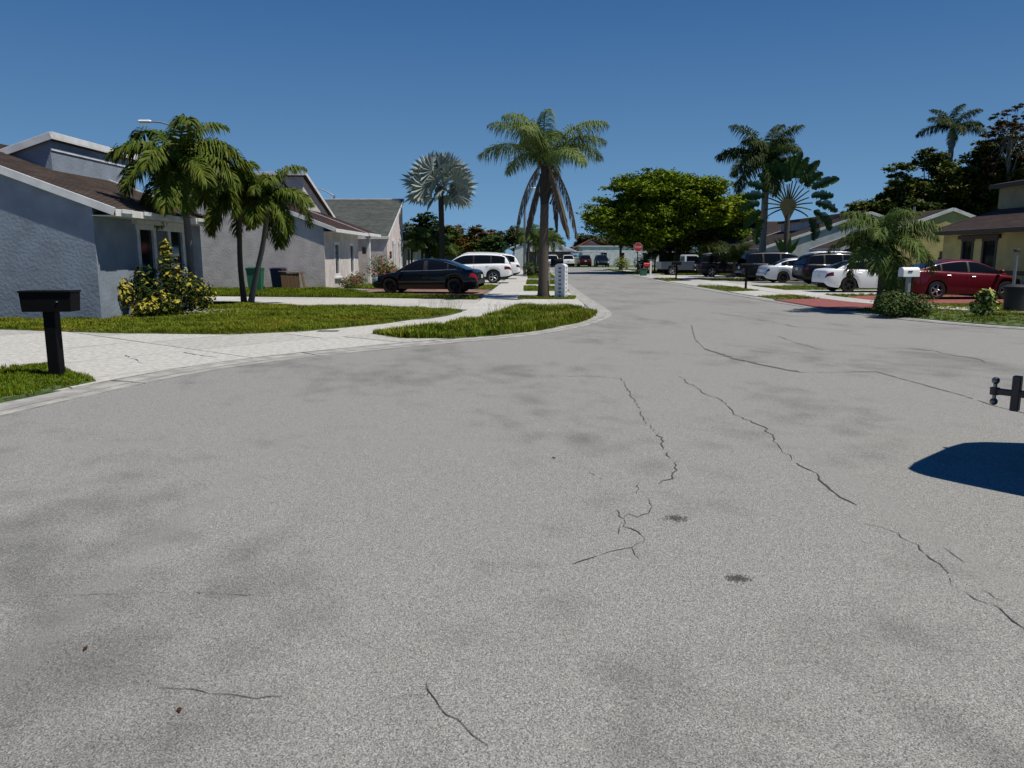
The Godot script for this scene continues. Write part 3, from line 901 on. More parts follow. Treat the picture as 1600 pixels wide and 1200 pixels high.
# gabled house whose ridge runs along the street. side = +1 when the street is on its +x side
func gable_house(h: Node3D, side: float, xf: float, xb: float, d0: float, d1: float, eave: float, pitch: float, over: float, rake: float, wm: Material, roofc: Vector3, tm: Material, front_open: Array, near_open: Array = []) -> void:
	var half := absf(xf - xb) / 2
	var xr := (xf + xb) / 2
	var ridge := eave + half * pitch
	# street wall
	var fa := Vector2(xf, d0 + 0.2) if side > 0 else Vector2(xf, d1 - 0.2)
	var fb := Vector2(xf, d1 - 0.2) if side > 0 else Vector2(xf, d0 + 0.2)
	wall("wall", h, fa, fb, eave - 0.01, front_open, wm)
	wall("wall", h, Vector2(xb, d1 - 0.2) if side > 0 else Vector2(xb, d0 + 0.2), Vector2(xb, d0 + 0.2) if side > 0 else Vector2(xb, d1 - 0.2), eave - 0.01, [], wm)
	for d in [d0, d1 - 0.2]:
		var mb := MB.new()
		mb.prism([Vector2(xb, 0), Vector2(xf, 0), Vector2(xf, eave - 0.01), Vector2(xr, ridge - 0.01), Vector2(xb, eave - 0.01)], Vector3(0, 0, -d), Vector3(1, 0, 0), Vector3(0, 1, 0), Vector3(0, 0, -0.2))
		part("gable_wall", mb, wm, h)
	var run := half + over
	var rise := run * pitch
	var y0 := ridge - rise + 0.12
	for s in [side, -side]:
		var ex: float = xr + s * run
		var a := Vector3(ex, y0, -(d0 - rake))
		var b := Vector3(ex, y0, -(d1 + rake))
		slope("roof", h, a, b, Vector3(-s * run, rise, 0), roofc, M.roof)
		board("fascia", h, a + Vector3(s * 0.016, -0.07, 0), b + Vector3(s * 0.016, -0.07, 0), 0.17, 0.03, tm)
		# soffit
		var so := MB.new()
		so.box(Vector3(ex - s * over * 0.5, y0 - 0.135, -(d0 + d1) / 2), Vector3(over - 0.01, 0.02, d1 - d0 + rake))
		part("soffit", so, tm, h)
		for e in [[d0 - rake - 0.017, 1], [d1 + rake + 0.017, 1]]:
			var up := Vector3(-s * run, rise, 0)
			board("fascia", h, Vector3(ex, y0 - 0.05, -e[0] + (0.004 if s > 0 else 0.0)), Vector3(ex, y0 - 0.05, -e[0] + (0.004 if s > 0 else 0.0)) + up, 0.19, 0.03, tm)

# raised block with a single sloping roof: four wall tops given by heights at near and far end of each side
func shed_block(h: Node3D, x0: float, x1: float, d0: float, d1: float, base: float, y: Array, wm: Material, roofc: Vector3, tm: Material, over := 0.25, openings: Array = []) -> void:
	# y = [x0 near, x1 near, x1 far, x0 far], corners of one plane
	var e: float = 0.18 / (d1 - d0)
	var y1n := lerpf(y[1], y[2], e)
	var y1f := lerpf(y[2], y[1], e)
	var y0n := lerpf(y[0], y[3], e)
	var y0f := lerpf(y[3], y[0], e)
	for w in [[Vector2(x0, d0), Vector2(x1, d0), y[0], y[1]], [Vector2(x1, d0 + 0.18), Vector2(x1, d1 - 0.18), y1n, y1f], [Vector2(x1, d1), Vector2(x0, d1), y[2], y[3]], [Vector2(x0, d1 - 0.18), Vector2(x0, d0 + 0.18), y0f, y0n]]:
		var dv: Vector2 = w[1] - w[0]
		var l := dv.length()
		var dn := Vector3(dv.x / l, 0, -dv.y / l)
		var inn := Vector3.UP.cross(dn) * 0.18
		var mb := MB.new()
		mb.prism([Vector2(0, base), Vector2(l, base), Vector2(l, w[3]), Vector2(0, w[2])], gp(w[0]), dn, Vector3.UP, inn)
		part("wall", mb, wm, h)
	# roof plane with overhang
	var gx: float = (y[1] - y[0]) / (x1 - x0)
	var gd: float = (y[3] - y[0]) / (d1 - d0)
	var Y := func(x: float, d: float) -> float: return y[0] + gx * (x - x0) + gd * (d - d0) + 0.12
	var X0 := x0 - over
	var X1 := x1 + over
	var D0 := d0 - over
	var D1 := d1 + over
	var q := func(x: float, d: float) -> Vector3: return Vector3(x, Y.call(x, d), -d)
	if absf(gd) > absf(gx):
		var lo := D0 if gd > 0 else D1
		var hi := D1 if gd > 0 else D0
		var a: Vector3 = q.call(X0, lo)
		slope("roof", h, a, q.call(X1, lo), q.call(X0, hi) - a, roofc, M.roof)
	else:
		var lo := X0 if gx > 0 else X1
		var hi := X1 if gx > 0 else X0
		var a: Vector3 = q.call(lo, D0)
		slope("roof", h, a, q.call(lo, D1), q.call(hi, D0) - a, roofc, M.roof)
	var cs: Array = [q.call(X0 - 0.016, D0 - 0.016), q.call(X1 + 0.016, D0 - 0.016), q.call(X1 + 0.016, D1 + 0.016), q.call(X0 - 0.016, D1 + 0.016)]
	for k in 4:
		board("fascia", h, cs[k] - Vector3(0, 0.04, 0), cs[(k + 1) % 4] - Vector3(0, 0.04, 0), 0.2, 0.03, tm)

func build_houses() -> void:
	var brown := Vector3(0.115, 0.08, 0.062)
	# blue house on the left
	var h := thing("house", "grey blue stucco house with brown shingle roof and white fascia nearest on the left", "house", Vector3.ZERO)
	var fo := [1.95, 5.0, 0.75, 2.5]
	gable_house(h, 1, -10.2, -21.6, 19.1, 25.6, 2.83, 0.37, 0.6, 0.1, M.blue_stucco, brown, M.white, [fo])
	window(h, Vector2(-10.2, 19.3), Vector2(-10.2, 25.4), fo, 3, M.trim_grey, 0.16, true, [M.glass, M.curtain, M.glass])
	var lin_ := MB.new()
	lin_.box(Vector3(-10.13, 2.56, -22.78), Vector3(0.16, 0.17, 3.5), Basis(), 0.01)
	part("lintel", lin_, M.trim_grey, h)
	shed_block(h, -19.0, -13.1, 22.6, 27.6, 2.4, [2.9, 4.85, 4.85, 2.9], M.blue_stucco, brown, M.white, 0.12)
	var tr := MB.new()
	tr.box(Vector3(-13.085, 4.62, -25.1), Vector3(0.03, 0.07, 5.0))
	part("trim_strip", tr, M.white, h)
	# ventilator boxes under the gutter
	for k in 5:
		var mb := MB.new()
		mb.box(Vector3(-9.545, 2.70, -(19.5 + k * 1.15)), Vector3(0.05, 0.10, 0.55), Basis(), 0.006)
		part("gutter_clip", mb, M.trim_grey, h)

	# beige house
	h = thing("house", "beige stucco house with porch post behind the leaning palms on the left", "house")
	var w1 := [1.9, 3.1, 0.55, 2.35]
	var w2 := [5.7, 6.9, 0.55, 2.35]
	gable_house(h, 1, -9.15, -20.6, 38.0, 46.4, 3.03, 0.38, 0.6, 0.1, M.beige_stucco, Vector3(0.10, 0.05, 0.045), M.white, [w1, w2])
	for w in [w1, w2]:
		window(h, Vector2(-9.15, 38.2), Vector2(-9.15, 46.2), w, 1, M.white, 0.16)
	shed_block(h, -20.2, -12.4, 46.9, 54.0, 2.6, [6.25, 6.25, 4.05, 4.05], M.beige_stucco, brown, M.white, 0.25)
	# porch roof and post
	slope("porch_roof", h, Vector3(-8.5, 2.95, -46.5), Vector3(-8.5, 2.95, -50.6), Vector3(-3.7, 1.4, 0), Vector3(0.10, 0.05, 0.045), M.roof)
	board("fascia", h, Vector3(-8.484, 2.89, -46.5), Vector3(-8.484, 2.89, -50.6), 0.17, 0.03, M.white)
	wall("wall", h, Vector2(-11.5, 46.6), Vector2(-11.5, 50.4), 3.4, [[1.2, 2.1, 0.05, 2.1]], M.beige_stucco)
	window(h, Vector2(-11.5, 46.6), Vector2(-11.5, 50.4), [1.2, 2.1, 0.05, 2.1], 1, M.trim_brown, 0.1, false, M.trim_brown, "front_door")
	var post := MB.new()
	post.box(Vector3(-8.75, 1.42, -47.6), Vector3(0.2, 2.84, 0.2), Basis(), 0.015)
	post.box(Vector3(-8.75, 2.74, -47.6), Vector3(0.28, 0.14, 0.28), Basis(), 0.015)
	part("porch_post", post, M.white, h)
	var lamp := MB.new()
	lamp.box(Vector3(-8.78, 1.95, -46.3), Vector3(0.22, 0.42, 0.2), Basis(), 0.03)
	part("wall_lantern", lamp, M.black_plastic, h)

	# pink house with tall sloping roof
	h = thing("house", "pale pink house with steep grey green roof and two slit windows", "house")
	shed_block(h, -17.5, -8.65, 54.0, 62.0, 0.0, [2.84, 2.84, 5.85, 5.85], M.pink_stucco, Vector3(0.14, 0.155, 0.14), M.white, 0.12)
	for d in [57.0, 60.0]:
		window(h, Vector2(-8.56, d - 0.6), Vector2(-8.56, d + 0.6), [0.1, 1.1, 0.55, 2.75], 1, M.white, 0.3, false)
	var ml := MB.new()
	ml.box(Vector3(-8.58, 1.7, -55.1), Vector3(0.12, 0.5, 0.18), Basis(), 0.02)
	part("wall_lantern", ml, M.black_plastic, h)

	# low house beyond it
	h = thing("house", "low cream house with dark door behind the clustered palms", "house")
	var cd := [2.2, 3.4, 0.05, 2.2]
	var cw := [6.0, 8.0, 0.8, 2.0]
	gable_house(h, 1, -8.9, -19.0, 64.0, 78.0, 2.5, 0.2, 0.5, 0.2, M.cream_stucco, Vector3(0.16, 0.13, 0.11), M.white, [cd, cw])
	window(h, Vector2(-8.9, 64.2), Vector2(-8.9, 77.8), cd, 1, M.trim_brown, 0.12, false, M.trim_brown, "front_door")
	window(h, Vector2(-8.9, 64.2), Vector2(-8.9, 77.8), cw, 2, M.white, 0.1)
	# teal house with red roof
	h = thing("house", "pale teal house with a low dark red roof far down the left side", "house")
	gable_house(h, 1, -1.9, -15.0, 98.0 - 12.0, 95.0, 2.35, 0.24, 0.4, 0.2, M.teal_stucco, Vector3(0.14, 0.05, 0.04), M.white, [[2.0, 3.4, 0.9, 2.0]])
	window(h, Vector2(-1.9, 86.2), Vector2(-1.9, 94.8), [2.0, 3.4, 0.9, 2.0], 2, M.white, 0.1)

	# far white gabled house with carport
	h = thing("house", "white gabled house with open carport at the end of the street", "house")
	var fh := MB.new()
	fh.prism([Vector2(0.4, 0), Vector2(1.9, 0), Vector2(1.9, 2.3), Vector2(9.4, 2.3), Vector2(9.4, 2.42), Vector2(4.4, 4.4), Vector2(0.4, 3.0)], Vector3(0, 0, -119), Vector3(1, 0, 0), Vector3(0, 1, 0), Vector3(0, 0, -0.2))
	part("gable_wall", fh, M.white_stucco, h)
	var fr2 := MB.new()
	fr2.box(Vector3(5.0, 1.2, -125), Vector3(9.2, 2.4, 0.2))
	fr2.box(Vector3(9.2, 1.1, -122), Vector3(0.3, 2.2, 5.6))
	fr2.box(Vector3(1.0, 1.4, -122), Vector3(0.2, 2.8, 5.8))
	part("wall", fr2, M.white_stucco, h)
	slope("roof", h, Vector3(9.9, 2.35, -118.95), Vector3(9.9, 2.35, -128), Vector3(-5.5, 2.2, 0), Vector3(0.3, 0.3, 0.29), M.roof, 0.1, 1.2, 0.5)
	slope("roof", h, Vector3(-0.6, 2.8, -118.95), Vector3(-0.6, 2.8, -128), Vector3(5.0, 1.75, 0), Vector3(0.3, 0.3, 0.29), M.roof, 0.1, 1.2, 0.5)
	board("fascia", h, Vector3(9.9, 2.25, -118.92), Vector3(4.4, 4.45, -118.92), 0.24, 0.05, M.white)
	board("fascia", h, Vector3(-0.6, 2.7, -118.92), Vector3(4.4, 4.45, -118.92), 0.24, 0.05, M.white)
	var cp := MB.new()
	cp.box(Vector3(12.0, 2.25, -121), Vector3(4.2, 0.16, 5.0), Basis(), 0.01)
	part("carport_roof", cp, M.white, h)
	for x in [10.2, 13.9]:
		var ps := MB.new()
		ps.box(Vector3(x, 1.08, -118.7), Vector3(0.14, 2.17, 0.14), Basis(), 0.01)
		part("carport_post", ps, M.white, h)
	# pink gable with red roof behind
	h = thing("house", "small pink gable with red tiled roof peeking over the far carport", "house")
	var pk := MB.new()
	pk.prism([Vector2(13.0, 0), Vector2(18.0, 0), Vector2(18.0, 3.0), Vector2(15.2, 4.6), Vector2(13.0, 3.4)], Vector3(0, 0, -150), Vector3(1, 0, 0), Vector3(0, 1, 0), Vector3(0, 0, -0.3))
	part("gable_wall", pk, M.rose_stucco, h)
	slope("roof", h, Vector3(23, 2.6, -149.5), Vector3(23, 2.6, -158), Vector3(-7.6, 2.2, 0), Vector3(0.25, 0.07, 0.045), M.roof, 0.15, 1.0, 0.5)
	slope("roof", h, Vector3(11.8, 3.0, -149.5), Vector3(11.8, 3.0, -158), Vector3(3.6, 1.8, 0), Vector3(0.25, 0.07, 0.045), M.roof, 0.15, 1.0, 0.5)
	# white house behind the big tree
	h = thing("house", "long low white house in the shade behind the broad tree", "house")
	var a := Vector2(12.5, 138)
	var b := Vector2(34.0, 138)
	var ops := [[3.2, 4.4, 0.1, 2.3], [6.6, 7.5, 0.1, 2.3], [10.6, 12.2, 1.0, 2.3], [15.0, 16.8, 1.0, 2.3]]
	wall("wall", h, a, b, 3.2, ops, M.white_stucco)
	for k in 4:
		window(h, a, b, ops[k], 1 if k < 2 else 2, M.white, 0.1, k > 1)
	var wr := MB.new()
	wr.box(Vector3(23.2, 3.3, -142.4), Vector3(22.6, 0.22, 9.0), Basis(), 0.02)
	part("flat_roof", wr, M.trim_grey, h)
	var sd := MB.new()
	sd.box(Vector3(12.6, 1.6, -142.2), Vector3(0.2, 3.19, 8.0))
	part("wall", sd, M.white_stucco, h)

	# yellow house on the right
	h = thing("house", "yellow stucco house with brown framed windows behind the red hatchback", "house")
	var y1 := [1.3, 3.85, 0.35, 2.38]
	gable_house(h, -1, 20.0, 30.5, 20.0, 36.2, 2.77, 0.33, 0.55, 0.3, M.yellow_stucco, Vector3(0.085, 0.05, 0.04), M.trim_brown, [y1])
	var ya := Vector2(20.0, 36.0)
	var yb := Vector2(20.0, 20.2)
	# two dark frames round glass with a strip of wall between them
	window(h, ya, yb, [1.3, 2.2, 0.35, 2.38], 1, M.trim_brown, 0.13, false)
	window(h, ya, yb, [2.8, 3.85, 0.35, 2.38], 1, M.trim_brown, 0.13, false)
	var ms := MB.new()
	ms.box(Vector3(20.06, 1.365, -33.5), Vector3(0.1, 2.03, 0.599))
	part("wall", ms, M.yellow_stucco, h)
	var hd := MB.new()
	hd.box(Vector3(19.94, 2.42, -33.4), Vector3(0.14, 0.16, 2.9), Basis(), 0.01)
	part("lintel", hd, M.trim_brown, h)
	var bd := MB.new()
	bd.box(Vector3(19.98, 0.95, -26.4), Vector3(0.06, 0.16, 12.6), Basis(), 0.01)
	part("band_board", bd, M.trim_brown, h)
	shed_block(h, 22.6, 30.0, 27.0, 36.6, 2.8, [4.75, 5.9, 5.9, 4.75], M.olive_stucco, Vector3(0.07, 0.045, 0.04), M.trim_brown, 0.3)
	# second house on the right
	h = thing("house", "yellow green gabled house half hidden behind the small palm", "house")
	gable_house(h, -1, 20.6, 30.4, 45.5, 50.0, 2.45, 0.36, 1.5, 0.07, M.yellow_stucco, Vector3(0.075, 0.05, 0.042), M.white, [[0.8, 2.6, 0.4, 2.3]])
	window(h, Vector2(20.6, 49.8), Vector2(20.6, 45.7), [0.8, 2.6, 0.4, 2.3], 2, M.trim_brown, 0.12)
	var pipe := MB.new()
	pipe.tube([Vector3(24.3, 3.9, -47.5), Vector3(24.3, 4.55, -47.5)], [0.07, 0.07], 8)
	part("vent_pipe", pipe, M.steel, h)
	# third
	h = thing("house", "pale grey blue gabled house behind the traveller palm", "house")
	gable_house(h, -1, 18.6, 33.4, 57.0, 66.0, 2.2, 0.33, 0.5, 0.08, M.pale_stucco, Vector3(0.07, 0.05, 0.045), M.white, [])
	shed_block(h, 22.5, 27.0, 61.0, 65.5, 3.0, [4.3, 4.9, 4.9, 4.3], M.pale_stucco, Vector3(0.07, 0.05, 0.045), M.trim_brown, 0.2)
	# fourth
	h = thing("house", "tan house with dark shed roof beyond the royal palm", "house")
	shed_block(h, 19.6, 31.0, 72.0, 80.0, 0.0, [2.6, 2.6, 4.9, 4.9], M.tan_stucco, Vector3(0.07, 0.05, 0.045), M.tan_stucco, 0.15)
	h = thing("garden_wall", "low tan boundary wall beside the round fan palm", "wall")
	var gw := MB.new()
	gw.box(Vector3(18.2, 0.95, -79), Vector3(5.4, 1.9, 0.2), Basis(), 0.02)
	part("wall_panel", gw, M.tan_stucco, h)
	var gc := MB.new()
	gc.box(Vector3(18.2, 1.95, -79), Vector3(5.6, 0.1, 0.32), Basis(), 0.02)
	part("coping", gc, M.tan_stucco, h)
	# gate beside the yellow house
	h = thing("side_gate", "dark wooden side gate beside the yellow house", "gate")
	for k in 9:
		var mb := MB.new()
		mb.box(Vector3(20.6 + k * 0.16, 0.95, -37.4), Vector3(0.15, 1.8, 0.03), Basis(), 0.004)
		part("plank", mb, M.trim_brown, h)
	var rl := MB.new()
	rl.box(Vector3(21.25, 1.5, -37.45), Vector3(1.5, 0.1, 0.05))
	rl.box(Vector3(21.25, 0.4, -37.45), Vector3(1.5, 0.1, 0.05))
	part("rail", rl, M.trim_brown, h)

# ---------- plants ----------
func tone_of(c: Vector3, s := 0.2) -> Color:
	var g := rng.randf_range(1.0 - s, 1.0 + s)
	var y := rng.randf_range(0.9, 1.12)
	return Color(c.x * g * y, c.y * g, c.z * g)

# feather frond: base at the origin, leaves along +x, first rising at angle el0 and bending down by "bend" over its length
func frond(L: float, el0: float, bend: float, pairs: int, ll: float, lw: float, drop: float, rise: float, c: Vector3, tip: Vector3, petiole := 0.12, messy := 0.12, curl := 1.25) -> ArrayMesh:
	var mb := MB.new()
	var n := 16
	var pts := []
	var tans := []
	var p := Vector3.ZERO
	for i in n + 1:
		var t := float(i) / n
		var e := el0 - bend * pow(t, curl)
		var d := Vector3(cos(e), sin(e), 0)
		pts.append(p); tans.append(d)
		p += d * L / n
	var rad := []
	for i in n + 1:
		rad.append(lerpf(0.022, 0.004, float(i) / n) * (L / 2.0 * 0.6 + 0.4))
	mb.col = Color(c.x * 1.1 + 0.03, c.y * 1.0 + 0.02, c.z)
	mb.tube(pts, rad, 4, false)
	for k in pairs:
		var t := lerpf(petiole, 0.995, (k + rng.randf_range(0.0, 0.7)) / pairs)
		var fi := t * n
		var i := mini(int(fi), n - 1)
		var o: Vector3 = pts[i].lerp(pts[i + 1], fi - i)
		var tg: Vector3 = tans[i].lerp(tans[i + 1], fi - i).normalized()
		var up := tg.cross(Vector3(0, 0, 1)).normalized() * -1.0
		up = Vector3(0, 0, 1).cross(tg).normalized()
		for s in [-1.0, 1.0]:
			var prof := pow(sin(PI * clampf((t - petiole * 0.6) / (1.0 - petiole * 0.6) * 0.88 + 0.1, 0, 1)), 0.6)
			var l := ll * prof * rng.randf_range(0.85, 1.1)
			var lift := rise + rng.randf_range(-messy, messy) * 2.0
			var d := (tg * lerpf(0.35, 0.95, t * t) + Vector3(0, 0, s) * 0.95 + up * lift).normalized()
			d = (d + Vector3(rng.randf_range(-messy, messy), rng.randf_range(-messy, messy), rng.randf_range(-messy, messy))).normalized()
			var wv := d.cross(up).normalized()
			if wv.length() < 0.1: wv = tg
			wv = (wv + up * rng.randf_range(-0.5, 0.5)).normalized() * lw * 0.5
			var m1 := o + d * l * 0.5 + Vector3(0, -drop * l * 0.22, 0)
			var e2 := (d + Vector3(0, -drop * 1.5, 0)).normalized()
			var q := m1 + e2 * l * 0.5
			var cc := c.lerp(tip, clampf(rng.randf() * 0.5 + 0.25 * t, 0, 1))
			mb.col = tone_of(cc)
			mb.quad(o - wv * 0.5, o + wv * 0.5, m1 + wv, m1 - wv)
			mb.tri(m1 - wv, m1 + wv, q)
	return mb.done()

func palm_trunk(pts: Array, r0: float, r1: float, rings := 0.0, swell := 0.0) -> MB:
	var mb := MB.new()
	var fine := []
	var rad := []
	var total := pts.size() - 1
	var steps := 36
	for k in steps + 1:
		var t := float(k) / steps * total
		var i := mini(int(t), total - 1)
		var a: Vector3 = pts[maxi(i - 1, 0)]
		var d: Vector3 = pts[mini(i + 2, total)]
		fine.append(pts[i].cubic_interpolate(pts[i + 1], a, d, t - i))
		var f := float(k) / steps
		rad.append(lerpf(r0, r1, f) + swell * exp(-f * 14.0) + (rings if k % 2 else 0.0))
	mb.tube(fine, rad, 12)
	return mb

# el values per frond in degrees; yaw spreads by the golden angle unless given
func palm(called: String, label: String, at: Vector3, trunk: Array, r0: float, r1: float, bark: Material, kind: String, fronds: Array, L: float, group := "", shaft := 0.0, seed_yaw := 0.0) -> Node3D:
	var t := thing(called, label, "palm tree", at, 0.0, group)
	part("trunk", palm_trunk(trunk, r0, r1, r0 * 0.04, r0 * 0.5), bark, t)
	var top: Vector3 = trunk[-1]
	var ax: Vector3 = (trunk[-1] - trunk[-2]).normalized()
	if shaft > 0:
		var cs := MB.new()
		cs.tube([top - ax * 0.02, top + ax * shaft * 0.3, top + ax * shaft], [r1 * 1.25, r1 * 1.35, r1 * 0.6], 10)
		part("crownshaft", cs, M.crownshaft, t)
		top += ax * shaft * 0.9
	for i in fronds.size():
		var el: float = fronds[i]
		var key := "%s_%d_%d" % [kind, int(round(el / 12.0)), i % 2]
		var dead := el < -60
		if not bank.has(key):
			var e := deg_to_rad(round(el / 12.0) * 12.0)
			match kind:
				"christmas":
					bank[key] = frond(1.0, e, 1.9 if el > -20 else 1.0, 105, 0.33, 0.024, 0.95, 0.5, Vector3(0.036, 0.085, 0.012), Vector3(0.15, 0.155, 0.025), 0.10, 0.28)
				"queen":
					if dead: bank[key] = frond(1.0, -0.25, 1.27, 90, 0.085, 0.011, 7.0, -0.5, Vector3(0.15, 0.12, 0.085), Vector3(0.10, 0.085, 0.07), 0.12, 0.15, 0.3)
					else: bank[key] = frond(1.0, e, 1.7, 170, 0.27, 0.009, 1.25, 0.2, Vector3(0.10, 0.16, 0.045), Vector3(0.19, 0.23, 0.07), 0.14, 0.34)
				"royal":
					bank[key] = frond(1.0, e, 1.35, 130, 0.28, 0.018, 0.95, 0.2, Vector3(0.022, 0.05, 0.012), Vector3(0.07, 0.08, 0.02), 0.10, 0.4)
				"bushy":
					bank[key] = frond(1.0, e, 1.85, 110, 0.31, 0.016, 1.05, 0.3, Vector3(0.05, 0.10, 0.022), Vector3(0.14, 0.165, 0.04), 0.10, 0.28)
		var yaw := seed_yaw + i * 2.39996 + rng.randf_range(-0.15, 0.15)
		var s := L * rng.randf_range(0.88, 1.08) * (1.0 if not dead else 1.05)
		var b := Basis(Vector3.UP, yaw) * Basis(Vector3(1, 0, 0), rng.randf_range(-0.25, 0.25))
		var f := inst("frond", bank[key], M.dead if dead else M.leaf, t, Transform3D(b.scaled_local(Vector3.ONE * s), top + Vector3(0, rng.randf_range(-0.05, 0.05), 0)))
		if dead: f.set_meta("label", "brown dead frond hanging down the trunk")
	return t

func fan_palm(label: String, at: Vector3, th: float, R: float, n: int, c: Vector3, bark: Material, r0: float, m: Material, group := "") -> Node3D:
	var t := thing("fan_palm", label, "palm tree", at, 0.0, group)
	part("trunk", palm_trunk([Vector3.ZERO, Vector3(0.03, th * 0.5, 0), Vector3(0, th, 0)], r0, r0 * 0.85, r0 * 0.05, r0 * 0.3), bark, t)
	var boots := MB.new()
	boots.tube([Vector3(0, th - 0.3, 0), Vector3(0, th + 0.05, 0), Vector3(0, th + 0.35, 0)], [r0 * 0.9, r0 * 1.9, r0 * 0.7], 10)
	part("leaf_bases", boots, M.bark_brown, t)
	for i in n:
		var mb := MB.new()
		var yaw := i * 2.39996
		var el := lerpf(1.45, -0.45, pow((i + 0.5) / n, 0.8)) + rng.randf_range(-0.1, 0.1)
		var d := Vector3(cos(el), sin(el), 0)
		var pl := R * rng.randf_range(0.5, 0.62)
		mb.col = tone_of(c * 0.9)
		mb.tube([Vector3.ZERO, d * pl], [0.03, 0.018], 4, false)
		var hub := d * pl
		var nn := Vector3(-sin(el), cos(el), 0)
		var side := Vector3(0, 0, 1)
		var fr := R * rng.randf_range(0.46, 0.56)
		var segs := 26
		for k in segs:
			var a := lerpf(-2.5, 2.5, (k + 0.5) / segs)
			var da := 2.5 / segs
			var v0 := d * cos(a) + side * sin(a)
			var w0 := (d * cos(a + PI / 2) + side * sin(a + PI / 2))
			var l := fr * (0.72 + 0.28 * cos(a * 0.6)) * rng.randf_range(0.92, 1.06)
			var zig := nn * fr * 0.05 * (1.0 if k % 2 else -1.0)
			var m1 := hub + v0 * l * 0.62 + nn * absf(sin(a)) * fr * 0.12
			var wd := w0 * l * 0.62 * tan(da)
			var e := hub + v0 * l + nn * (absf(sin(a)) * fr * 0.08) + Vector3(0, -0.06 * l, 0)
			mb.col = tone_of(c, 0.16)
			mb.tri(hub, m1 - wd - zig, m1 + wd + zig)
			mb.tri(m1 - wd - zig, e, m1 + wd + zig)
		inst("leaf", mb.done(), m, t, Transform3D(Basis(Vector3.UP, yaw) * Basis(d, rng.randf_range(0.5, 1.5) * (1.0 if rng.randf() < 0.5 else -1.0)), Vector3(0, th + 0.2, 0)))
	return t

func traveller_palm(at: Vector3, th: float, R: float) -> void:
	var t := thing("traveller_palm", "traveller palm with a flat fan of torn paddle leaves", "palm tree", at, deg_to_rad(-12))
	part("trunk", palm_trunk([Vector3.ZERO, Vector3(0, th * 0.5, 0), Vector3(0, th, 0)], 0.17, 0.15, 0.01, 0.05), M.bark_brown, t)
	var hub := MB.new()
	hub.prism([Vector2(-0.16, -0.2), Vector2(0.16, -0.2), Vector2(0.5, 0.55), Vector2(0.42, 0.85), Vector2(0.2, 1.0), Vector2(-0.2, 1.0), Vector2(-0.42, 0.85), Vector2(-0.5, 0.55)], Vector3(0, th, 0.1), Vector3(1, 0, 0), Vector3.UP, Vector3(0, 0, -0.2))
	part("leaf_sheath", hub, M.sheath, t)
	var n := 19
	for i in n:
		var a := lerpf(-1.0, 1.0, (i + 0.5) / n)
		a = signf(a) * pow(absf(a), 1.25) * 1.85
		var far := absf(a) / 1.95
		var mb := MB.new()
		var base := Vector3(sin(a) * 0.2, th + 0.45 + cos(a) * 0.3, (i % 3 - 1) * 0.05)
		var pl := R * rng.randf_range(0.42, 0.52)
		var pts := []
		var ang := a
		var p := base
		for k in 9:
			pts.append(p)
			ang += 0.045 * a * far
			p += Vector3(sin(ang), cos(ang), 0) * pl / 8
		mb.col = tone_of(Vector3(0.09, 0.10, 0.03))
		mb.tube(pts, [0.06, 0.055, 0.05, 0.05, 0.047, 0.045, 0.042, 0.04, 0.04], 5, false)
		var bl := R * rng.randf_range(0.46, 0.66)
		var q := p
		var segs := 22
		var wmax := 0.33
		var wl := [0.05, 0.05]
		for k in segs:
			var t0 := float(k + 1) / segs
			ang += (0.012 + 0.05 * far * far) * signf(a + 0.001)
			var d := Vector3(sin(ang), cos(ang), 0)
			var nx := q + d * bl / segs
			for si in 2:
				var s := -1.0 if si == 0 else 1.0
				var w := wmax * pow(sin(PI * clampf(t0 * 0.93 + 0.05, 0, 1)), 0.5)
				if rng.randf() < 0.3: w *= rng.randf_range(0.45, 0.85)
				var sd := (Vector3(cos(ang), -sin(ang), 0) * s + Vector3(0, 0, 0.35) + Vector3(0, -0.12, 0)).normalized()
				mb.col = tone_of(Vector3(0.03, 0.065, 0.016), 0.3)
				mb.quad(q, nx, nx + sd * w, q + sd * wl[si])
				wl[si] = w
			q = nx
		part("leaf", mb, M.leaf_glossy, t)
	# young shoots at its foot
	var sh := MB.new()
	for k in 7:
		var a := rng.randf_range(-0.9, 0.9)
		var b := Vector3(rng.randf_range(-0.2, 0.2), th - 2.6, rng.randf_range(-0.2, 0.2))
		var d := Vector3(sin(a), cos(a), rng.randf_range(-0.3, 0.3)).normalized()
		var w := d.cross(Vector3(0, 0, 1)).normalized() * 0.16
		sh.col = tone_of(Vector3(0.12, 0.17, 0.03))
		sh.quad(b, b + d * 0.6 + w, b + d * 1.4, b + d * 0.6 - w)
	part("shoots", sh, M.leaf, t)

